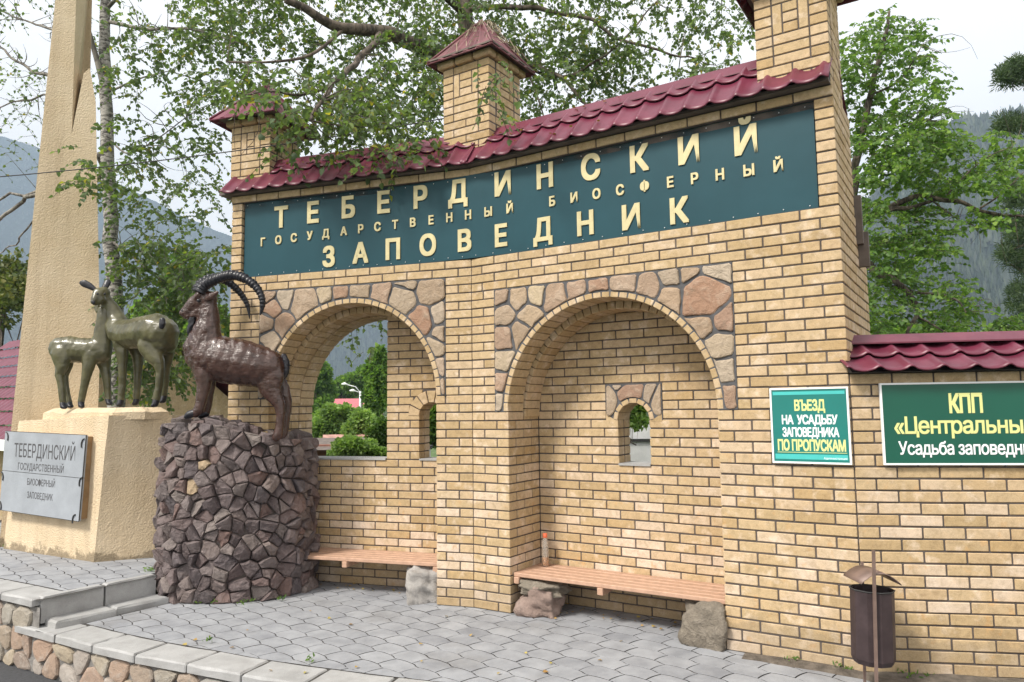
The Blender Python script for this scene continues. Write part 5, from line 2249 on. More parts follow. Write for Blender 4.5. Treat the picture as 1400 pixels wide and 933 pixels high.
for ch in ([q(86, 552, -.07, 4.2, 4.4), q(86.5, 556, -.08, 3.8, 4.6), q(89, 557.5, -.09, 2.2, 4)], [q(94.5, 551, .06, 4.2, 4.4), q(95.5, 555, .05, 3.6, 4.6), q(98, 556, .04, 2.2, 4)], [q(111, 550, -.06, 4.2, 4.4), q(111, 554.5, -.07, 3.8, 4.6), q(113, 556, -.08, 2.2, 4)], [q(148, 547, .06, 4.2, 4.4), q(149, 551, .05, 3.7, 4.6), q(151.5, 552.5, .04, 2.2, 4)]):
    sculpt('hoof', [ch], M_BLACK, fawn, .007, 2)
for s, x in ((-1, 133), (1, 153)):
    sculpt('ear', [[q(142.5 + s * 6, 425, .0, 3, 2), q(x, 420.5, -.01, 4.6, 2.4), q(x - s * .5, 425.5, -.02, 3.4, 2)]], M_DEER, fawn, .006, 2)


# ------------------------------------------------------------------ benches with their stones
def bench(F, u0, u1, o0, o1, zt, label, beams):
    root = thing('bench', label, 'bench', F.w((u0 + u1) / 2, (o0 + o1) / 2, 0), 'slatted benches built into the niches')
    n = 5
    w_ = (o1 - o0 - .018 * (n - 1)) / n
    for k in range(n):
        a = o0 + k * (w_ + .018)
        me = brick_mesh(u1 - u0, w_, .034, .005)
        put('slat', me, M_WOOD, root, mw=F.place((u0 + u1) / 2, a + w_ / 2, zt - .017))
    for ub in beams:
        me = brick_mesh(.05, o1 - o0 - .01, .055, .004)
        put('beam', me, M_WOOD, root, mw=F.place(ub, (o0 + o1) / 2 - .015, zt - .034 - .028))
    return root


bench(FB, .386, 2.194, .04, .50, .335, 'slatted wooden bench in the blind right niche with a bottle on it', (.42, 1.20, 2.15))
bench(FA, .49, 2.268, .08, .50, .345, 'slatted wooden bench in the left niche beside the rock plinth', (.75, 1.30, 2.23))


def boulder(name, label, c, size, mat, seed, rotz=0, cat='stone', group=None):
    r = random.Random(seed)
    bm_ = bmesh.new()
    bmesh.ops.create_cube(bm_, size=1)
    bmesh.ops.subdivide_edges(bm_, edges=bm_.edges[:], cuts=9, use_grid_fill=True)
    off = Vector((seed * 3.1, seed * 1.7, 0))
    for v in bm_.verts:
        p = v.co.copy()
        s_ = p.normalized() * .62
        v.co = p.lerp(s_, .30)
        nz = mnoise.fractal(v.co * 1.8 + off, .8, 2, 5)
        v.co += v.co.normalized() * nz * .24
        v.co = Vector((v.co.x * size[0], v.co.y * size[1], v.co.z * size[2]))
    me = bpy.data.meshes.new(name)
    bm_.to_mesh(me)
    bm_.free()
    me.polygons.foreach_set('use_smooth', [True] * len(me.polygons))
    o = put(name, me, mat, None, mw=Matrix.Translation(c) @ Matrix.Rotation(rotz, 4, 'Z'))
    tag(o, label, cat, group)
    return o


M_GREYST = mat_rock('grey_boulder', [(0, (.30, .285, .27)), (1, (.36, .345, .33))], 7, .85, .6, .35)
M_BROWNST = mat_rock('brown_boulder', [(0, (.20, .15, .13)), (1, (.26, .19, .16))], 7, .85, .7, .4)
M_DARKST = mat_rock('dark_boulder', [(0, (.17, .145, .115)), (1, (.22, .19, .15))], 12, .9, .9, .45)
boulder('support_stone', 'pale grey boulder under the right end of the left niche bench', FA.w(2.10, .13, .12), (.30, .30, .34), M_GREYST, 3, .2)
boulder('support_stone', 'reddish brown boulder under the left end of the right niche bench', FB.w(.60, .16, .105), (.29, .30, .23), M_BROWNST, 5, -.45)
boulder('support_stone', 'dark rough slab of rock between the bench and the reddish boulder', FB.w(.60, .20, .225), (.38, .34, .10), M_DARKST, 8, -.3)
boulder('support_stone', 'greenish grey boulder with pale scratches under the right end of the right bench', FB.w(2.03, .10, .12), (.32, .28, .31), M_DARKST, 12, -.55)
boulder('support_stone', 'small flat grey stone lying behind the boulder in the left niche', FA.w(1.95, .36, .05), (.2, .2, .14), M_GREYST, 14, .1)

# bottle
bt = thing('glass_bottle', 'small clear bottle with orange cap and amber dregs on the right bench', 'bottle', FB.w(.505, .38, .336))
base = FB.w(.505, .38, .337)


def lathe(prof, n=14):
    q_ = MB()
    for (r, z) in prof:
        for k in range(n):
            a = 2 * math.pi * k / n
            q_.v.append((base.x + r * math.cos(a), base.y + r * math.sin(a), base.z + z))
    for i in range(len(prof) - 1):
        for k in range(n):
            q_.f.append((i * n + k, i * n + (k + 1) % n, (i + 1) * n + (k + 1) % n, (i + 1) * n + k))
    q_.f.append(tuple(range(n))[::-1])
    q_.f.append(tuple((len(prof) - 1) * n + k for k in range(n)))
    return q_


mt, t_, N, L_, B_ = nt('clear_plastic')
B_.inputs['Base Color'].default_value = (.82, .78, .72, 1)
B_.inputs['Roughness'].default_value = .12
B_.inputs['Transmission Weight'].default_value = .75
B_.inputs['IOR'].default_value = 1.25
M_CLEAR = mt
M_AMBER = mat_plain('amber_liquid', (.62, .27, .05), .3, var=.3)
M_ORANGE = mat_plain('orange_cap', (.75, .16, .07), .45, var=.05)
lathe([(.024, .0), (.030, .004), (.031, .10), (.030, .18), (.026, .215), (.018, .245), (.015, .255)]).obj('glass', M_CLEAR, bt, smooth=True)
lathe([(.0255, .006), (.0265, .03), (.0265, .075)]).obj('contents', M_AMBER, bt, smooth=True)
lathe([(.0185, .245), (.0195, .248), (.0195, .280), (.014, .284)]).obj('cap', M_ORANGE, bt, smooth=True)

# ------------------------------------------------------------------ litter bin
bc_ = at(1187, 800, 4.56)
bx, by = bc_.x, bc_.y
lb = thing('litter_bin', 'dark maroon hanging metal litter bin under a curved rusty hood', 'litter bin', (bx, by, 0))
q_ = MB()
nb_ = 10
for (r, z) in ((.118, .60), (.118, .20), (.105, .17), (.0, .17)):
    for k in range(nb_):
        a = 2 * math.pi * (k + .5) / nb_
        q_.v.append((bx + r * math.cos(a) * 1.06, by + r * math.sin(a) * .95, z))
for i in range(3):
    for k in range(nb_):
        q_.f.append((i * nb_ + k, i * nb_ + (k + 1) % nb_, (i + 1) * nb_ + (k + 1) % nb_, (i + 1) * nb_ + k))
o_ = q_.obj('bin_body', M_BIN, lb)
sd_ = o_.modifiers.new('wall', 'SOLIDIFY')
sd_.thickness = .004
q_ = MB()
rimp = [Vector((bx + .120 * math.cos(2 * math.pi * (k + .5) / nb_) * 1.06, by + .120 * math.sin(2 * math.pi * (k + .5) / nb_) * .95, .602)) for k in range(nb_ + 1)]
q_.tube(rimp, .0045, 5)
q_.obj('rim', M_EDGE, lb)
q_ = MB()
q_.box(bx - .056, bx - .039, by - .134, by - .122, -.03, .855)
q_.obj('post', M_BROWNM, lb)
q_ = MB()
q_.box(bx - .007, bx + .007, by + .112, by + .124, -.03, .74)
q_.obj('post', M_BROWNM, lb)
q_ = MB()
nh = 14
for i in range(nh + 1):
    t = i / nh
    a = (t - .5) * 2
    x = bx + a * .118
    z = .715 - .062 * a * a
    for y in (by - .12, by + .12):
        q_.v.append((x, y, z + rng.uniform(-.002, .002)))
for i in range(nh):
    q_.f.append((2 * i, 2 * i + 1, 2 * i + 3, 2 * i + 2))
o_ = q_.obj('hood', M_BROWNM, lb, smooth=True, fix=False)
o_.modifiers.new('sheet', 'SOLIDIFY').thickness = .004

lb.rotation_euler = (0, .035, 0)
# metal flap behind the right end of the wall
fl_ = MB()
fl_.box(-.05, .0, -.02, .02, 0, .50)
dn = MB()
fbox(dn, FB, UE - .02, UE + .045, D2 + .03, D2 + .085, 2.95, 3.33)
fbox(dn, FB, UE + .0, UE + .075, D2 + .09, D2 + .135, 2.78, 3.05)
o_ = dn.obj('downpipe', M_GREYWOOD, None)
tag(o_, 'grey sheet-metal gutter piece sticking out behind the right end of the tall wall', 'gutter')


# ------------------------------------------------------------------ vegetation
def leaf_mesh(name, P, D, N_, S, mat, parent=None, kind=None, wide=.78, fold=.18):
    """P positions, D axis, N_ normals, S sizes: one folded leaf each"""
    n = len(P)
    if n == 0:
        return None
    D = D / np.linalg.norm(D, axis=1, keepdims=True)
    W = np.cross(D, N_)
    W = W / (np.linalg.norm(W, axis=1, keepdims=True) + 1e-9)
    Nn = np.cross(W, D)
    S = S[:, None]
    V = np.empty((n, 6, 3))
    V[:, 0] = P
    V[:, 1] = P + D * S * .28 + W * S * wide * .5 + Nn * S * fold
    V[:, 2] = P + D * S * .68 + W * S * wide * .34 + Nn * S * fold * .6
    V[:, 3] = P + D * S
    V[:, 4] = P + D * S * .68 - W * S * wide * .34 + Nn * S * fold * .6
    V[:, 5] = P + D * S * .28 - W * S * wide * .5 + Nn * S * fold
    me = bpy.data.meshes.new(name)
    me.vertices.add(n * 6)
    me.vertices.foreach_set('co', V.reshape(-1))
    base = np.arange(n)[:, None] * 6
    q = np.concatenate([base + np.array([0, 1, 2, 3]), base + np.array([0, 3, 4, 5])], axis=1).reshape(-1)
    me.loops.add(n * 8)
    me.loops.foreach_set('vertex_index', q.astype(np.int32))
    me.polygons.add(n * 2)
    me.polygons.foreach_set('loop_start', (np.arange(n * 2) * 4).astype(np.int32))
    me.polygons.foreach_set('loop_total', np.full(n * 2, 4, dtype=np.int32))
    me.update(calc_edges=True)
    me.validate()
    return put(name, me, mat, parent, kind=kind)


def clump(p, sc, seed=0.0):
    return mnoise.noise(Vector((p.x * sc + seed, p.y * sc, p.z * sc)))


DENS = .88


class Tree:
    def __init__(s, name, label, cat, base, bark, leafmat, group=None):
        s.root = thing(name, label, cat, base, group)
        s.bark, s.leafmat = bark, leafmat
        s.P, s.D, s.N, s.S = [], [], [], []
        s.tw = MB()
        s.limbs = []

    def limb(s, pts, r0, r1, name='branch', n=7, wob=.0, seed=1):
        P = [Vector(p) for p in pts]
        out_, rr = [], []
        for i in range(len(P) - 1):
            p0, p1, p2, p3 = P[max(i - 1, 0)], P[i], P[i + 1], P[min(i + 2, len(P) - 1)]
            for k in range(6):
                t = k / 6
                q = .5 * ((2 * p1) + (-p0 + p2) * t + (2 * p0 - 5 * p1 + 4 * p2 - p3) * t * t + (-p0 + 3 * p1 - 3 * p2 + p3) * t ** 3)
                if wob:
                    q += Vector((mnoise.noise(q * 3 + Vector((seed, 0, 0))), mnoise.noise(q * 3 + Vector((0, seed, 7))), mnoise.noise(q * 3 + Vector((5, 0, seed))))) * wob
                out_.append(q)
                rr.append(r0 + (r1 - r0) * (i + t) / (len(P) - 1))
        out_.append(P[-1])
        rr.append(r1)
        mbt = MB()
        mbt.tube(out_, rr, n)
        mbt.obj(name, s.bark, s.root, smooth=True, fix=False)
        s.limbs.append(list(zip(out_, rr)))

    def zone(s, x0, y0, x1, y1, Y0, Y1, n, L=(.25, .5), size=.045, droop=.6, thr=-1, nsc=1.2, seed=0, gap=.04, up=0, poly=None, twr=.003):
        r = random.Random(seed + int(x0) + int(y1) * 3)
        tries = 0
        k = 0
        n = int(n * (DENS if n > 60 else 1))
        while k < n and tries < n * 12:
            tries += 1
            x, y = r.uniform(x0, x1), r.uniform(y0, y1)
            if poly and not inside((x, y), poly):
                continue
            Y = r.uniform(Y0, Y1)
            p = at(x, y, Y)
            if clump(p, nsc, seed) < thr:
                continue
            k += 1
            a = r.uniform(0, 2 * math.pi)
            d = Vector((math.cos(a), math.sin(a), r.uniform(-.35, .35) + up))
            ln = r.uniform(*L)
            npt = max(3, int(ln / gap))
            pts = []
            for i in range(npt + 1):
                t = i / npt
                pts.append(p + d * ln * t + Vector((0, 0, -droop * ln * t * t)))
            if twr:
                s.tw.tube(pts[::2] + ([pts[-1]] if len(pts) % 2 == 0 else []), twr, 3, cap=False)
            for i in range(1, npt + 1):
                tg = (pts[i] - pts[i - 1]).normalized()
                for sd_ in (-1, 1) if i < npt else (0,):
                    if r.random() < .15:
                        continue
                    side = tg.cross(Vector((0, 0, 1)))
                    dd = tg * .55 + side * sd_ * .8 + Vector((r.uniform(-.4, .4), r.uniform(-.4, .4), r.uniform(-.9, .25)))
                    s.P.append(tuple(pts[i]))
                    s.D.append(tuple(dd))
                    s.N.append((r.gauss(0, .7), r.gauss(0, .7), r.gauss(.5, .6)))
                    s.S.append(size * 1.22 * r.uniform(.55, 1.3))

    def link_twigs(s, targets, r0=.012):
        """thin branches from the nearest limb to given points"""
        allp = [q for l in s.limbs for q in l]
        mbt = MB()
        for t in targets:
            q, r = min(allp, key=lambda z: (z[0] - t).length)
            if (t - q).length > 1.0:
                continue
            if (t - q).length > .8:
                continue
            sd_ = (t - q).cross(Vector((rng.gauss(0, 1), rng.gauss(0, 1), rng.gauss(0, 1)))) * .35
            mid = (q + t) / 2 + Vector((0, 0, .10 * (t - q).length)) + sd_
            pp_ = [q * (1 - a) ** 2 + mid * 2 * a * (1 - a) + t * a * a for a in (0, .2, .4, .6, .8, 1)]
            mbt.tube(pp_, [min(r0, r) * .7, r0 * .55, r0 * .45, r0 * .35, r0 * .25, .002], 4, cap=False)
        if mbt.v:
            mbt.obj('twigs', s.bark, s.root, smooth=True, fix=False, kind='stuff')

    def done(s, crown='crown', wide=.78):
        if s.tw.v:
            s.tw.obj('fine_twigs', s.bark, s.root, fix=False, kind='stuff')
        leaf_mesh(crown, np.array(s.P), np.array(s.D), np.array(s.N), np.array(s.S), s.leafmat, s.root, kind='stuff', wide=wide)


def tg(n, x0, y0, x1, y1, Y0, Y1, seed):
    r = random.Random(seed)
    return [at(r.uniform(x0, x1), r.uniform(y0, y1), r.uniform(Y0, Y1)) for _ in range(n)]


# birch behind the obelisk
T = Tree('birch_tree', 'birch with pale blotched trunk rising right behind the obelisk', 'tree', at(158, 600, 10.4), M_BIRCH, M_LBIRCH)
T.limb([(at(158, 560, 10.4).x, 10.4, -.45), at(160, 500, 10.4), at(152, 330, 10.4), at(147, 180, 10.4), at(143, 70, 10.4), at(146, -60, 10.4), at(150, -260, 10.4)], .125, .05, 'trunk', 12, .03)
T.bark = M_BARK2
T.limb([at(145, 130, 10.4), at(132, 80, 10.3), at(118, 30, 10.2), at(100, -40, 10.0)], .05, .02)
T.limb([at(152, 125, 10.4), at(190, 108, 10.2), at(232, 97, 10.0)], .018, .006)
T.limb([at(150, 190, 10.4), at(175, 210, 10.1), at(215, 190, 9.8), at(255, 160, 9.6)], .016, .006)
T.limb([at(150, 30, 10.4), at(200, 40, 9.9), at(260, 40, 9.5), at(330, 60, 9.3)], .03, .008)
T.limb([at(152, 330, 10.4), at(180, 350, 10), at(215, 380, 9.8), at(260, 400, 9.6)], .02, .006)
T.limb([at(148, 10, 10.4), at(190, -30, 10), at(250, -60, 9.7)], .03, .01)
T.limb([at(145, 215, 10.4), at(128, 260, 11), at(60, 262, 11.6), at(5, 300, 12), at(-40, 330, 12)], .05, .02, wob=.15)
T.limb([at(60, 262, 11.6), at(25, 268, 11.8), at(-30, 285, 12)], .035, .012, wob=.1, seed=4)
T.limb([at(80, 110, 11.2), at(40, 95, 11.4), at(5, 70, 11.6), at(-40, 60, 12)], .03, .012, wob=.1, seed=8)
T.limb([at(80, 130, 11.2), at(35, 135, 11.4), at(-20, 155, 11.8)], .02, .008, wob=.1, seed=9)
T.limb([at(80, 50, 11.2), at(40, 30, 11.4), at(-20, 10, 11.8)], .022, .008, wob=.1, seed=11)
T.limb([at(60, 250, 11.2), at(50, 290, 11.4), at(25, 330, 11.6), at(-10, 350, 12)], .02, .008, wob=.1, seed=12)
T.link_twigs(tg(70, -30, -20, 130, 210, 10.6, 11.8, 3) + tg(60, 150, -30, 310, 330, 9.3, 10.6, 4) + tg(20, 170, 340, 300, 500, 9.3, 10.4, 5), .012)
T.zone(125, -60, 310, 120, 9.1, 11.2, 260, size=.05, thr=-.08, nsc=1.5, seed=1)
T.zone(150, 120, 300, 345, 9.1, 10.8, 230, size=.05, thr=-.02, nsc=1.3, seed=2)
T.zone(165, 330, 312, 470, 9.1, 10.6, 330, size=.055, thr=-.25, nsc=1.3, seed=3)
T.zone(165, 440, 250, 545, 9.3, 10.6, 170, size=.055, thr=-.3, nsc=1.3, seed=4)
T.zone(100, 170, 150, 262, 8.1, 8.3, 8, L=(.15, .3), size=.055, seed=5)
T.zone(105, 215, 200, 262, 8.0, 8.6, 22, L=(.15, .35), size=.055, seed=5)
T.zone(-40, -40, 130, 130, 10.6, 12, 120, size=.042, thr=-.0, nsc=1.2, seed=6, gap=.07)
T.zone(-40, 130, 70, 230, 10.8, 12, 40, size=.04, thr=.0, nsc=1.2, seed=7, gap=.08)
T.done()

# birch behind the wall whose branches hang over the coping
T = Tree('birch_tree', 'large leafy birch behind the gate wall, its branches hanging over the maroon coping', 'tree', (-.3, 10.4, -.45), M_BARK, M_LBIRCH)
T.limb([(at(655, 300, 10.4).x, 10.4, -.45), at(655, 300, 10.4), at(645, 120, 10.4), at(634, 0, 10.3), at(626, -120, 10.2), at(618, -300, 10)], .17, .07, 'trunk', 12, .04)
T.limb([at(640, 110, 10.4), at(605, 75, 10.0), at(565, 62, 9.6), at(520, 42, 9.2), at(470, 40, 8.9), at(430, 22, 8.7), at(390, 0, 8.5)], .13, .04, n=9, wob=.05)
T.limb([at(520, 44, 9.2), at(505, 65, 8.6), at(478, 92, 8.0), at(455, 118, 7.4), at(440, 140, 6.9), at(425, 165, 6.6)], .05, .014, n=7, wob=.04)
T.limb([at(635, 20, 10.3), at(600, -10, 9.6), at(540, -40, 8.8), at(460, -60, 8)], .06, .02)
T.limb([at(470, 40, 8.9), at(425, 75, 8.4), at(370, 85, 8.1), at(310, 85, 8.0)], .025, .008)
T.limb([at(455, 118, 7.4), at(410, 130, 7.0), at(370, 125, 6.8), at(335, 130, 6.6)], .018, .006)
T.limb([at(640, 60, 10.3), at(690, 90, 10), at(745, 95, 9.6), at(790, 130, 9.4), at(830, 175, 9.2)], .05, .012, wob=.05)
T.limb([at(715, 92, 9.9), at(770, 105, 9.6), at(830, 75, 9.4), at(875, 30, 9.3), at(900, 0, 9.2)], .025, .007, wob=.04)
T.limb([at(636, 10, 10.3), at(700, 10, 10), at(780, 20, 9.8), at(870, 60, 9.6), at(950, 80, 9.4)], .05, .01, wob=.05)
T.limb([at(630, -60, 10.3), at(720, -70, 10), at(850, -50, 9.7), at(980, -10, 9.4)], .05, .012, wob=.05)
T.limb([at(620, 75, 10.2), at(700, 60, 9.9), at(730, 120, 9.6), at(745, 165, 9.4)], .03, .008)
T.link_twigs(tg(60, 290, -20, 620, 110, 8, 10.3, 31) + tg(40, 320, 110, 600, 215, 6.5, 7.6, 32) + tg(70, 650, -30, 1010, 150, 8.8, 10.2, 33), .011)
T.zone(270, -60, 640, 60, 8.4, 10.8, 520, size=.05, thr=-.12, nsc=1.3, seed=21)
T.zone(280, 40, 640, 150, 8.2, 10.6, 330, size=.05, thr=-.02, nsc=1.4, seed=22)
T.zone(372, 95, 520, 215, 6.5, 7.5, 125, size=.052, thr=-.2, nsc=2.2, seed=23, L=(.2, .4))
T.zone(318, 108, 380, 150, 6.3, 6.8, 12, size=.056, seed=24, L=(.2, .35))
T.zone(400, 150, 600, 232, 6.45, 6.75, 85, size=.052, seed=25, L=(.15, .3), poly=[(400, 150), (560, 135), (598, 195), (560, 225), (505, 232), (480, 225), (430, 200)])
T.zone(480, 80, 610, 190, 7.2, 9.5, 130, size=.05, thr=-.2, nsc=1.5, seed=26)
T.zone(640, -60, 800, 80, 8.8, 11, 330, size=.05, thr=-.12, nsc=1.3, seed=27)
T.zone(700, 60, 860, 190, 8.8, 10.6, 230, size=.05, thr=-.08, nsc=1.4, seed=28)
T.zone(800, -60, 1000, 110, 8.8, 11, 330, size=.05, thr=.0, nsc=1.2, seed=29)
T.zone(850, 90, 1030, 135, 9, 10.5, 40, size=.048, thr=.0, nsc=1.3, seed=30)
T.zone(985, -20, 1035, 90, 8.5, 9.5, 22, size=.048, seed=31)
T.zone(640, 70, 700, 165, 5.75, 5.95, 11, size=.045, seed=32, L=(.2, .4), droop=1)
T.zone(470, 425, 530, 480, 9, 10, 8, size=.05, seed=33)
T.zone(440, 455, 500, 500, 8.6, 9.4, 4, L=(.1, .2), size=.05, seed=34)
T.done()

# the maple at the right
DENS = .95
T = Tree('maple_tree', 'light green tree beyond the right end of the tall wall with long bare-boned limbs', 'tree', (5.4, 11.2, -.45), M_BARK, M_LMAPLE)
bx_ = at(1165, 500, 11.2).x
T.limb([(bx_, 11.2, -.45), at(1165, 430, 11.2), at(1168, 250, 11.2), at(1190, 130, 11), at(1212, 50, 10.8), at(1216, 15, 10.8)], .10, .012, 'trunk', 10, .05)
T.limb([at(1168, 300, 11.2), at(1200, 290, 10.8), at(1260, 268, 10.4), at(1300, 275, 10.2), at(1350, 290, 10.0), at(1420, 296, 9.8)], .055, .016, wob=.05)
T.limb([at(1168, 305, 11.2), at(1215, 287, 10.7), at(1250, 284, 10.4), at(1280, 270, 10.3)], .05, .02, wob=.05)
T.limb([at(1168, 350, 11.2), at(1190, 368, 10.9), at(1215, 378, 10.6), at(1240, 400, 10.4), at(1252, 425, 10.2), at(1240, 460, 10.1)], .075, .022, wob=.06)
T.limb([at(1215, 392, 10.6), at(1260, 400, 10.4), at(1305, 412, 10.2), at(1322, 430, 10.1)], .025, .008, wob=.05)
T.limb([at(1168, 340, 11.2), at(1200, 335, 10.8), at(1240, 325, 10.4)], .03, .01, wob=.04)
T.limb([at(1275, 275, 10.3), at(1295, 290, 10.2), at(1312, 302, 10.1)], .013, .004)
T.limb([at(1290, 272, 10.3), at(1320, 240, 10.2), at(1350, 215, 10), at(1385, 200, 10)], .016, .005)
T.limb([at(1340, 285, 10.1), at(1370, 265, 10), at(1400, 235, 9.9)], .016, .005)
T.limb([at(1250, 430, 10.2), at(1280, 445, 10.1), at(1310, 470, 10)], .02, .008, wob=.05)
T.limb([at(1190, 130, 11), at(1230, 110, 10.8), at(1262, 60, 10.6)], .02, .006)
T.limb([at(1180, 180, 11.1), at(1220, 175, 10.8), at(1270, 165, 10.6)], .025, .006)
T.link_twigs(tg(110, 1180, 40, 1400, 430, 9.8, 11.2, 41), .009)
mk = dict(droop=.25, gap=.045, L=(.18, .38), size=.058)
T.zone(1150, 15, 1275, 110, 10.2, 11.6, 250, thr=-.12, nsc=1.5, seed=41, poly=[(1150, 60), (1185, 15), (1215, 15), (1230, 45), (1262, 20), (1275, 40), (1275, 110), (1150, 110)], **mk)
T.zone(1150, 110, 1290, 200, 10.2, 11.6, 270, thr=-.05, nsc=1.5, seed=42, **mk)
T.zone(1180, 180, 1405, 280, 9.7, 11.4, 620, thr=-.16, nsc=1.4, seed=43, poly=[(1170, 190), (1290, 165), (1320, 190), (1360, 180), (1405, 205), (1405, 262), (1320, 262), (1180, 290)], **mk)
T.zone(1185, 270, 1320, 345, 9.8, 11.2, 230, thr=-.1, nsc=1.5, seed=44, poly=[(1185, 275), (1270, 275), (1290, 300), (1300, 345), (1185, 345)], **mk)
T.zone(1185, 335, 1330, 460, 9.8, 11.2, 380, thr=-.08, nsc=1.5, seed=45, poly=[(1185, 335), (1290, 340), (1300, 372), (1330, 400), (1330, 450), (1185, 460)], **mk)
T.zone(1325, 285, 1370, 312, 9.8, 10.2, 40, seed=46, **mk)
T.zone(1360, 430, 1405, 460, 10.4, 11.2, 50, seed=47, **mk)
T.zone(1150, 60, 1170, 200, 10.8, 11.6, 40, seed=48, **mk)
T.done()


def needles(T, x0, y0, x1, y1, Y0, Y1, n, seed):
    r = random.Random(seed)
    for _ in range(n):
        p = at(r.uniform(x0, x1), r.uniform(y0, y1), r.uniform(Y0, Y1))
        for k in range(40):
            d = Vector((r.gauss(0, 1), r.gauss(0, 1), r.gauss(.3, .8))).normalized()
            T.P.append(tuple(p + d * r.uniform(0, .16)))
            T.D.append(tuple(d))
            T.N.append((r.gauss(0, 1), r.gauss(0, 1), 1))
            T.S.append(r.uniform(.08, .13))


T = Tree('pine_tree', 'dark pine with drooping boughs at the right edge of the photo', 'tree', (14.6, 18, -.45), M_BARK, M_LDARK)
T.limb([(at(1440, 500, 18).x, 18, -.45), at(1440, 300, 18), at(1436, 0, 18), at(1430, -200, 18)], .3, .12, 'trunk', 9)
for (ya, xe, ye) in ((110, 1375, 108), (95, 1392, 92), (175, 1372, 172), (245, 1378, 270), (330, 1375, 345), (375, 1380, 360), (420, 1385, 440), (300, 1384, 318)):
    T.limb([at(1438, ya - 20, 18), at(1410, ya, 17.8), at(xe, ye, 17.6)], .06, .015)
for z_ in ((1366, 95, 1405, 118), (1382, 82, 1405, 100), (1362, 160, 1405, 182), (1374, 255, 1405, 285), (1368, 335, 1405, 365), (1378, 300, 1405, 330), (1382, 370, 1405, 460)):
    needles(T, *z_, 17.2, 18.6, 55, int(z_[0] + z_[1]))
T.done(wide=.16)


# bushes and far trees seen under and beside the arches
def bush(name, label, cat, x, y, Y, wpx, hpx, n, leaf, mat, seed, group=None, depth=None, trunk=True, tdx=0.0):
    """a crown of leaves about pixel x, y at distance Y, wpx by hpx"""
    k = Y / F_PX
    c = at(x, y, Y)
    rx, rz = wpx * k / 2, hpx * k / 2
    ry = depth if depth else rx * .7
    root = thing(name, label, cat, (c.x, c.y, -.45), group)
    r = np.random.default_rng(seed)
    lobes = r.normal(0, .5, (14, 3)) * np.array([rx, ry, rz]) * .9
    lobes = np.clip(lobes, -np.array([rx, ry, rz]) * .72, np.array([rx, ry, rz]) * .72)
    pick = r.integers(0, 14, n)
    d = r.normal(0, 1, (n, 3))
    d /= np.linalg.norm(d, axis=1, keepdims=True)
    rad = (r.random(n) ** .45)[:, None]
    P = lobes[pick] + d * rad * np.array([rx, ry, rz]) * .42
    P += np.array([c.x, c.y, c.z])
    P[:, 2] = np.maximum(P[:, 2], -.4)
    D_ = d + r.normal(0, .6, (n, 3)) + np.array([0, 0, .1])
    N_ = d * .6 + r.normal(0, .5, (n, 3)) + np.array([0, 0, .5])
    S = leaf * (.6 + .8 * r.random(n))
    leaf_mesh('crown', P, D_, N_, S, mat, root, kind='stuff')
    if trunk:
        mt_ = MB()
        w_ = max(.03, rx * .09)
        mt_.tube([(c.x + tdx, c.y, -.46), (c.x + tdx, c.y, c.z * .5), (c.x + tdx * .6, c.y, c.z + rz * .1)], [w_, w_ * .8, w_ * .4], 7)
        rr_ = random.Random(seed)
        for q in range(5):
            l = lobes[q]
            mt_.tube([(c.x + tdx * .8, c.y, c.z - rz * .5), (c.x + l[0] * .6, c.y + l[1] * .6, c.z * .7 + l[2] * .3), (c.x + l[0], c.y + l[1], c.z + l[2])], [w_ * .5, w_ * .35, w_ * .12], 5)
        mt_.obj('trunk', M_BARK, root, smooth=True, fix=False)
    return root


GB = 'bushes and trees seen through the arch and past the ibex'
bush('bush', 'bright green bush behind the legs of the ibex', 'bush', 232, 552, 15, 110, 62, 8000, .08, M_LBRIGHT, 1)
bush('bush', 'yellow-green bush between the ibex and the left end of the gate wall', 'bush', 300, 556, 16, 60, 60, 6000, .08, M_LBRIGHT, 2)
bush('bush', 'leafy green bush behind the doe', 'bush', 195, 500, 15.5, 80, 90, 4200, .12, M_LMAPLE, 3)
bush('bush', 'dark green tree behind the horns of the ibex', 'tree', 282, 480, 19, 70, 120, 4200, .15, M_LMAPLE, 4)
bush('bush', 'bright lime bush low in the open arch just over the sill', 'bush', 492, 611, 9.6, 74, 36, 6500, .045, M_LBRIGHT, 5)
bush('bush', 'dark rounded bush at the right corner of the arch sill', 'bush', 522, 600, 11, 36, 50, 3600, .05, M_LMAPLE, 6)
bush('tree', 'yellow-green small tree in the middle of the arch in front of the pink roof', 'tree', 500, 575, 20, 56, 54, 7000, .09, M_LBRIGHT, 7)
bush('tree', 'mid green tree low at the left side of the arch opening', 'tree', 452, 585, 22, 62, 56, 8000, .10, M_LBRIGHT, 8)
bush('tree', 'pale green broad tree at the left of the arch, left of the lamps', 'tree', 440, 530, 48, 50, 62, 8000, .22, M_LMAPLE, 9)
bush('conifer_tree', 'dark conifer filling the right side of the arch opening', 'tree', 520, 525, 27, 46, 96, 8000, .15, M_LMAPLE, 10)
bush('tree', 'dark tree on the skyline right of centre in the arch', 'tree', 495, 520, 60, 46, 40, 6000, .28, M_LMAPLE, 11)
bush('tree', 'grey-green tree in the distance at the centre of the arch', 'tree', 468, 528, 75, 44, 34, 6000, .3, M_LMAPLE, 12)
bush('tree', 'deep green tree seen through the little arched window', 'tree', 585, 578, 13, 44, 60, 3000, .1, M_LMAPLE, 13)
bush('bush', 'pale green shrub seen through the slit window', 'bush', 862, 562, 12, 60, 44, 3000, .06, M_LBRIGHT, 14, tdx=-.9)
bush('tree', 'leafy branch tip showing at the top of the slit window', 'tree', 876, 556, 9, 22, 14, 240, .06, M_LMAPLE, 15, trunk=False)
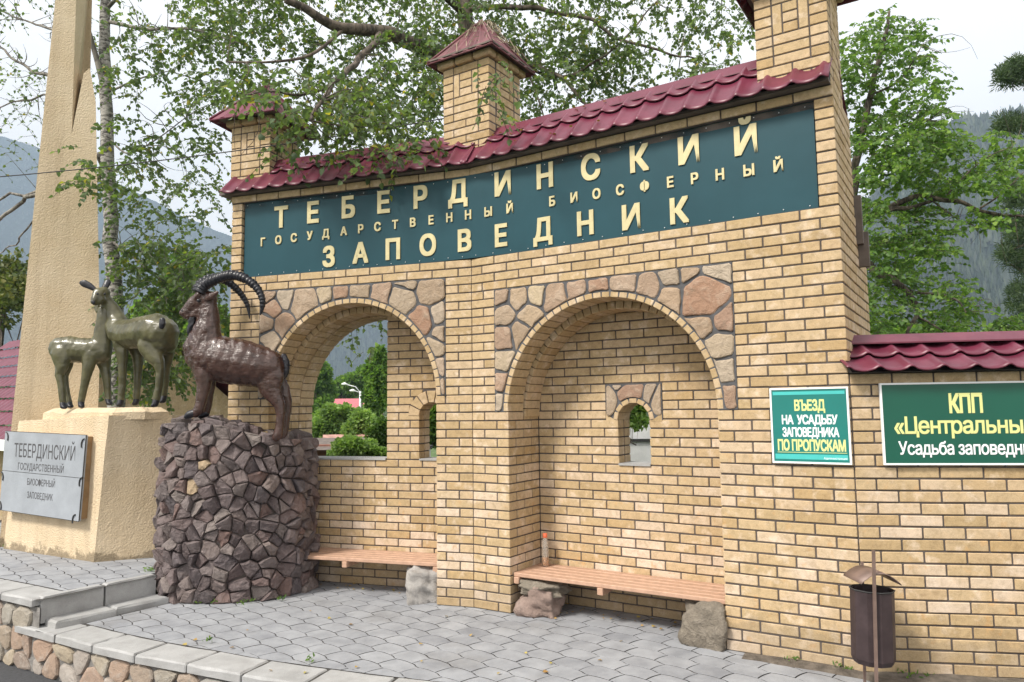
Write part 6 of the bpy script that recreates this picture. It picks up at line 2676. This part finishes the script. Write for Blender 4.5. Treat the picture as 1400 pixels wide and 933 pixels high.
bush('tree', 'brownish green tree left of the obelisk above the maroon roof', 'tree', 2, 395, 20, 96, 110, 3200, .12, M_LOLIVE, 16)
bush('bush', 'green hedge tree behind the low wall at the right edge', 'bush', 1385, 470, 15, 70, 44, 2600, .1, M_LBRIGHT, 17)
bush('bush', 'green bush behind the right end of the gate wall', 'bush', 1235, 470, 14, 130, 50, 3200, .1, M_LMAPLE, 18)
bush('tree', 'dark green tree behind the birch leaves at left', 'tree', 240, 430, 24, 120, 150, 6000, .17, M_LMAPLE, 19)

# a far wood along the valley floor
r = np.random.default_rng(5)
Pf, Df, Nf, Sf = [], [], [], []
for k in range(1500):
    ang = r.uniform(-.72, .72)
    dist = 150 + 330 * r.random() ** .8
    x, y = math.sin(ang) * dist, math.cos(ang) * dist
    h = r.uniform(6, 11) * (.6 + dist / 500)
    con = r.random() < .5
    m_ = 46
    t = r.random(m_)
    wr = h * (.20 if con else .32) * ((1 - t) if con else np.sqrt(np.clip(1 - (2 * t - .9) ** 2, .05, 1)))
    a_ = r.uniform(0, 6.283, m_)
    q_ = np.sqrt(r.random(m_))
    Pf.append(np.stack([x + np.cos(a_) * wr * q_, y + np.sin(a_) * wr * q_, -.5 + h * (.1 + .9 * t)], 1))
    dd_ = np.stack([np.cos(a_), np.sin(a_), r.normal(0, .5, m_)], 1)
    Df.append(dd_)
    Nf.append(dd_ * .5 + r.normal(0, .5, (m_, 3)) + np.array([0, 0, .6]))
    Sf.append(h * r.uniform(.10, .19, m_))
M_FOREST = mat_leaf('forest_green', [(0, (.05, .085, .04)), (.5, (.08, .125, .05)), (1, (.14, .19, .07))], .15)
leaf_mesh('forest', np.concatenate(Pf), np.concatenate(Df), np.concatenate(Nf), np.concatenate(Sf), M_FOREST, None, kind='stuff')


# ------------------------------------------------------------------ mountains
def ridge_el(xpx):
    """photo height of the skyline at pixel column x"""
    xs = [-700, -300, 0, 60, 160, 260, 330, 430, 560, 700, 900, 1050, 1150, 1210, 1255, 1300, 1340, 1385, 1480, 1700, 2100]
    ys = [230, 210, 186, 205, 250, 300, 330, 380, 410, 425, 430, 380, 310, 250, 195, 167, 158, 150, 145, 160, 200]
    return float(np.interp(xpx, xs, ys))


NA, NR = 420, 110
verts, faces = [], []
for i in range(NA + 1):
    xp = -700 + 2800 * i / NA
    el = ridge_el(xp)
    dmax = float(np.interp(xp, [300, 1000], [2100, 800]))
    top = at(xp, el, dmax)
    dx = Vector((top.x, top.y, 0)).normalized()
    D_far = math.hypot(top.x, top.y)
    H = top.z
    D0 = 340
    for j in range(NR + 1):
        t = j / NR
        dd = D0 + (D_far - D0) * t
        # rises slowly, then steeply
        prof_ = t ** float(np.interp(xp, [650, 1150], [3.4, 1.7]))
        p = dx * dd
        nz = mnoise.fractal(Vector((p.x / 260, p.y / 260, 0)), 1.0, 2.1, 5)
        rough = mnoise.fractal(Vector((p.x / 34, p.y / 34, 3)), .9, 2.1, 3)
        z = H * prof_ + nz * 46 * math.sin(math.pi * t) ** .8 + rough * 7 * min(1, t * 4) + mnoise.noise(Vector((p.x / 7, p.y / 7, 9))) * 4.5 * min(1, t * 6) * (1 if t < 1 else 1)
        verts.append((p.x, p.y, z - .5))
for i in range(NA):
    for j in range(NR):
        a = i * (NR + 1) + j
        faces.append((a, a + NR + 1, a + NR + 2, a + 1))
rv_ = random.Random(3)
fv, ff = [], []
for k in range(26000):
    t_ = rv_.random()
    xp = rv_.uniform(1180, 1470) if t_ < .62 else (rv_.uniform(-60, 330) if t_ < .85 else rv_.uniform(400, 600))
    fi = (xp + 700) / 2800 * NA
    fj = rv_.uniform(.12, 1.0) * (NR - 1)
    i, j = int(fi), int(fj)
    p00, p10, p01 = Vector(verts[i * (NR + 1) + j]), Vector(verts[(i + 1) * (NR + 1) + j]), Vector(verts[i * (NR + 1) + j + 1])
    p = p00 + (p10 - p00) * (fi - i) + (p01 - p00) * (fj - j)
    if mnoise.noise(Vector((p.x / 90, p.y / 90, 2))) < -.33:
        continue
    h = rv_.uniform(7, 13) * (1 if xp > 1000 else 1.3)
    w_ = h * rv_.uniform(.17, .27)
    b = len(fv)
    a0 = rv_.uniform(0, 6)
    for q_ in range(4):
        fv.append((p.x + w_ * math.cos(a0 + q_ * 1.5708), p.y + w_ * math.sin(a0 + q_ * 1.5708), p.z + h * .1))
    fv.append((p.x, p.y, p.z + h))
    ff += [(b, b + 1, b + 4), (b + 1, b + 2, b + 4), (b + 2, b + 3, b + 4), (b + 3, b, b + 4)]
me = bpy.data.meshes.new('mountain_forest')
me.from_pydata(fv, [], ff)
me.update()
put('mountain_forest', me, mat_leaf('spruce_green', [(0, (.012, .028, .018)), (.5, (.028, .05, .028)), (1, (.06, .085, .04))], .05), None, kind='stuff')
me = bpy.data.meshes.new('mountains')
me.from_pydata(verts, [], faces)
me.update()
me.polygons.foreach_set('use_smooth', [False] * len(me.polygons))
mt, t_, N, L_, B_ = nt('forested_slope')
pos = geo_pos(N)
c1 = ramp(N, L_, noise_n(N, L_, .011, 6, .65, pos), [(.35, (.014, .030, .020)), (.52, (.025, .045, .028)), (.68, (.045, .062, .04)), (.76, (.12, .115, .10))])
c2 = ramp(N, L_, noise_n(N, L_, .16, 4, .7, pos), [(.35, (.3, .3, .3)), (.65, (1.5, 1.5, 1.4))])
L_.new(mix_c(N, L_, 1.0, c1, c2, 'MULTIPLY'), B_.inputs['Base Color'])
B_.inputs['Roughness'].default_value = 1
B_.inputs['Specular IOR Level'].default_value = 0
bump(N, L_, B_, noise_n(N, L_, .12, 5, .7, pos), 1.0, 14)
put('mountains', me, mt, None, kind='structure')

# ------------------------------------------------------------------ neighbouring roofs
hs = thing('house', 'small building with a steep maroon tiled roof at the left edge behind the pedestal', 'house', (-8.5, 11.5, -.45))
FH = Fr((-7.30, 10.9), (.80, -.60))
Q_ = MB()
fbox(Q_, FH, -5, 0, .3, 4.3, -.45, 1.28)
Q_.obj('wall', M_BRICK, hs)
mr = MB()
rows_n = 9
for rr_ in range(rows_n):
    ua0, ub0 = -6, .25
    for k in range(30):
        u_a = ub0 - .21 * (k + 1)
        u_b = ub0 - .21 * k
        o_a, z_a = -.1 + 1.9 * rr_ / rows_n, 1.32 + 2.0 * rr_ / rows_n
        o_b, z_b = -.1 + 1.9 * (rr_ + 1) / rows_n, 1.32 + 2.0 * (rr_ + 1) / rows_n
        n0 = len(mr.v)
        seg = 4
        for (oo, zz, lf) in ((o_a, z_a, .035), (o_b, z_b, 0)):
            for s_ in range(seg + 1):
                p_ = s_ / seg
                w_ = .02 * math.sin(math.pi * p_) + lf
                mr.v.append(tuple(FH.w(u_a + (u_b - u_a) * p_, oo - w_ * .7, zz + w_ * .7)))
        for s_ in range(seg):
            mr.f.append((n0 + s_, n0 + s_ + 1, n0 + seg + 2 + s_, n0 + seg + 1 + s_))
mr.obj('tiled_roof', M_ROOF, hs, fix=False)
mr = MB()
mr.add([FH.w(-6, 1.8, 3.33), FH.w(.25, 1.8, 3.33), FH.w(.25, 4.5, 1.3), FH.w(-6, 4.5, 1.3)], [(0, 1, 2, 3)])
mr.obj('back_roof', M_ROOF, hs, fix=False)
mr = MB()
mr.add([FH.w(0, .0, 1.28), FH.w(0, 1.8, 3.2), FH.w(0, 4.3, 1.28), FH.w(-.1, .0, 1.28), FH.w(-.1, 1.8, 3.2), FH.w(-.1, 4.3, 1.28)], [(0, 1, 2), (3, 5, 4)])
mr.obj('gable', M_BRICK, hs, fix=False)
mr = MB()
fbox(mr, FH, -6, .28, -.18, -.12, 1.20, 1.36)
mr.obj('eave_board', M_WHITE, hs)


def gable_house(name, label, c, w, d, wallh, roofh, wallm, roofm, rot, cat='house', win=True):
    root = thing(name, label, cat, (c[0], c[1], -.45))
    Fh = Fr((c[0], c[1]), (math.cos(rot), math.sin(rot)))
    q = MB()
    fbox(q, Fh, -w / 2, w / 2, 0, d, -.45, wallh)
    q.obj('wall', wallm, root)
    q = MB()
    e_ = .4
    A_ = [(-w / 2 - e_, -e_, wallh - .1), (w / 2 + e_, -e_, wallh - .1), (w / 2 + e_, d / 2, wallh + roofh), (-w / 2 - e_, d / 2, wallh + roofh), (-w / 2 - e_, d + e_, wallh - .1), (w / 2 + e_, d + e_, wallh - .1)]
    q.add([Fh.w(*p) for p in A_], [(0, 1, 2, 3), (3, 2, 5, 4), (0, 3, 4), (1, 5, 2)])
    o_ = q.obj('roof', roofm, root)
    if win:
        for k in range(3):
            q = MB()
            u_ = -w / 2 + w * (k + .5) / 3
            fbox(q, Fh, u_ - w * .06, u_ + w * .06, -.04, .02, wallh * .45, wallh * .8)
            q.obj('window', M_EDGE, root)
    return root


M_DRYROOF = mat_plain('faded_roof', (.42, .24, .20), .8, var=.3)
p_ = at(483, 560, 62)
gable_house('house', 'white house with a pale pink roof among the trees, seen through the arch', (p_.x, p_.y), 3.4, 5, 1.45, 1.35, M_WHITEW, M_PINK, .1)
p_ = at(455, 618, 17)
gable_house('shed', 'low red-brown shed with a flat grey roof at lower left of the arch opening', (p_.x, p_.y), 1.25, 2, .95, .12, M_REDWOOD, M_GREYWOOD, -.1, 'shed', False)
p_ = at(487, 612, 19)
gable_house('shed', 'small shed with a faded pink roof over the lime bush in the arch', (p_.x, p_.y), .8, 1.5, .80, .30, M_REDWOOD, M_DRYROOF, .3, 'shed', False)
# street lamp with two heads
p_ = at(492, 600, 34)
sl_ = thing('street_lamp', 'white street lamp with two arms beyond the arch', 'street lamp', (p_.x, p_.y, -.45))
k_ = 34 / F_PX
q = MB()
tp = at(492.5, 535, 34)
q.tube([(p_.x, p_.y, -.45), tp], [.06, .045], 8)
q.obj('post', M_LAMP, sl_, smooth=True)
for (xe, ye, ys) in ((470, 525, 529), (481, 534, 535)):
    q = MB()
    q.tube([at(492.5, 537, 34), at(486, ys, 34), at(xe + 4, ye + 1, 34)], .024, 6)
    q.obj('arm', M_LAMP, sl_, smooth=True)
    q = MB()
    q.tube([at(xe + 5, ye + .6, 34), at(xe + 1, ye, 34), at(xe - 3, ye + .4, 34)], [.03, .07, .03], 8)
    q.obj('lamp_head', M_WHITE, sl_, smooth=True)
# white wall and railing seen through the slit
ww = thing('white_fence', 'whitewashed block wall with dark rails seen through the slit windows', 'fence', at(866, 640, 15) * 1.0)
Fw = Fr((at(800, 600, 14).x, 14), (.95, -.2))
q = MB()
fbox(q, Fw, -1.5, 3.5, 0, .25, -.45, 1.50)
q.obj('block_wall', M_WHITEW, ww)
for z0_, h_ in ((1.08, .05), (.40, .07), (1.5, .03)):
    q = MB()
    fbox(q, Fw, -1.5, 3.5, -.06, -.005, z0_, z0_ + h_)
    q.obj('rail', M_EDGE, ww)
ww2 = thing('white_post', 'pale peeling post with a dark cap seen through the little arched window', 'post', at(582, 640, 10.5))
c_ = at(581, 615, 10.5)
q = MB()
q.box(c_.x - .11, c_.x + .07, 10.4, 10.6, -.45, c_.z + .02)
q.obj('shaft', M_WHITEW, ww2)
q = MB()
q.box(c_.x - .14, c_.x + .10, 10.37, 10.63, c_.z + .022, c_.z + .06)
q.obj('cap', M_EDGE, ww2)

# ------------------------------------------------------------------ overhead cable
q = MB()
pa, pb = at(-400, 262, 7.6), at(620, 160, 6.9)
cpts = []
for i in range(41):
    t = i / 40
    p = pa.lerp(pb, t)
    p.z -= .16 * 4 * t * (1 - t)
    cpts.append(p)
q.tube(cpts, .006, 5)
o_ = q.obj('overhead_cable', M_WIRE, None, smooth=True)
tag(o_, 'thin black overhead cable crossing in front of the obelisk to the middle turret', 'cable')


# ------------------------------------------------------------------ small growth and litter
def weeds(spots, name, label, mat, seed, leaf=.035, h=.08):
    r = random.Random(seed)
    P_, D_, N_, S_ = [], [], [], []
    for (x, y, z, rad, n) in spots:
        for _ in range(n):
            a, q_ = r.uniform(0, 6.28), rad * math.sqrt(r.random())
            px_, py_ = x + q_ * math.cos(a), y + q_ * math.sin(a) * .6
            P_.append((px_, py_, z + r.uniform(0, h * .5)))
            D_.append((r.gauss(0, .6), r.gauss(0, .6), r.uniform(.3, 1)))
            N_.append((r.gauss(0, 1), r.gauss(0, 1), .4))
            S_.append(leaf * r.uniform(.5, 1.4))
    return leaf_mesh(name, np.array(P_), np.array(D_), np.array(N_), np.array(S_), mat, None, kind='stuff', wide=.4)


def gsp(x, y, z, rad, n):
    a = at(x, y, 1.0) - Vector((0, 0, CAM_H))
    t = (z - CAM_H) / a.z
    return (a.x * t, a.y * t, z, rad, n)


weeds([gsp(1160, 915, 0, .10, 70), gsp(985, 882, 0, .05, 40), gsp(222, 795, .05, .04, 30), gsp(205, 782, .225, .06, 30), gsp(290, 826, 0, .07, 26), gsp(335, 826, 0, .08, 26), gsp(270, 826, 0, .05, 18), gsp(384, 822, 0, .05, 14),
       gsp(0, 748, .225, .1, 30), gsp(700, 835, 0, .05, 14), gsp(1085, 905, 0, .06, 20), gsp(285, 880, 0, .04, 12), gsp(425, 905, 0, .05, 10), gsp(1250, 925, 0, .12, 30)], 'weeds', '', M_LMAPLE, 4, .03, .06)
r = random.Random(9)
sp_ = []
for _ in range(26):
    sp_.append(gsp(r.uniform(250, 1100), r.uniform(835, 930), .004, .01, 1))
for _ in range(40):
    u_ = r.uniform(.6, 2.1)
    pp = FB.w(u_, r.uniform(.2, .48), .004)
    sp_.append((pp.x, pp.y, .006, .03, 1))
    pp = FA.w(u_, r.uniform(.25, .5), .004)
    sp_.append((pp.x, pp.y, .006, .03, 1))
M_DRY = mat_leaf('dry_leaf', [(0, (.30, .17, .06)), (.5, (.42, .27, .08)), (1, (.45, .38, .12))], .1)
for _ in range(60):
    F_, u_ = (FA, r.uniform(.5, 2.5)) if r.random() < .7 else (FB, r.uniform(.1, 1.6))
    t_ = r.uniform(.1, .9)
    pp = F_.w(u_, -.13 + .34 * t_, 3.925 + .40 * t_ + .04)
    sp_.append((pp.x, pp.y, pp.z, .01, 1))
P_, D_, N_, S_ = [], [], [], []
for (x, y, z, a, b) in sp_:
    P_.append((x, y, z + .004))
    D_.append((r.gauss(0, 1), r.gauss(0, 1), r.uniform(-.05, .15)))
    N_.append((r.gauss(0, .25), r.gauss(0, .25), 1))
    S_.append(r.uniform(.02, .04))
leaf_mesh('fallen_leaves', np.array(P_), np.array(D_), np.array(N_), np.array(S_), M_DRY, None, kind='stuff')

# dry catkins and twigs caught on the middle cap
cat_ = MB()
cx_, cy_ = FB.w(-.06, .33, 0).x, FB.w(-.06, .33, 0).y
for _ in range(170):
    t = r.uniform(.05, .95)
    a = r.uniform(0, 6.28)
    rad = (1 - t) * .36
    x, y = cx_ + rad * math.cos(a), cy_ + rad * math.sin(a)
    z = 5.08 + t * .44 + .02
    b = a + r.uniform(-1.2, 1.2)
    l = r.uniform(.04, .13)
    cat_.tube([(x, y, z), (x + l * .5 * math.cos(b), y + l * .5 * math.sin(b), z - .01 + r.uniform(-.02, .03)), (x + l * math.cos(b), y + l * math.sin(b), z - l * .8)], .0035, 3, cap=False)
cat_.obj('catkin_litter', mat_plain('dry_catkin', (.30, .25, .18), .95, var=.3), None, kind='stuff', fix=False)

# ------------------------------------------------------------------ haze
ZMAX = max(v[2] for v in verts)
hz = MB()
hz.box(-3400, 3400, -40, 2400, -1.5, ZMAX + 5)
me = hz.mesh('haze')
mh_, th_, N, L_, B_ = nt('haze_air')
N.remove(B_)
vol = N.new('ShaderNodeVolumePrincipled')
vol.inputs['Color'].default_value = (.62, .79, 1.0, 1)
vol.inputs['Density'].default_value = .00040
vol.inputs['Anisotropy'].default_value = .0
L_.new(vol.outputs[0], N['Material Output'].inputs['Volume'])
put('haze', me, mh_, None, kind='stuff')
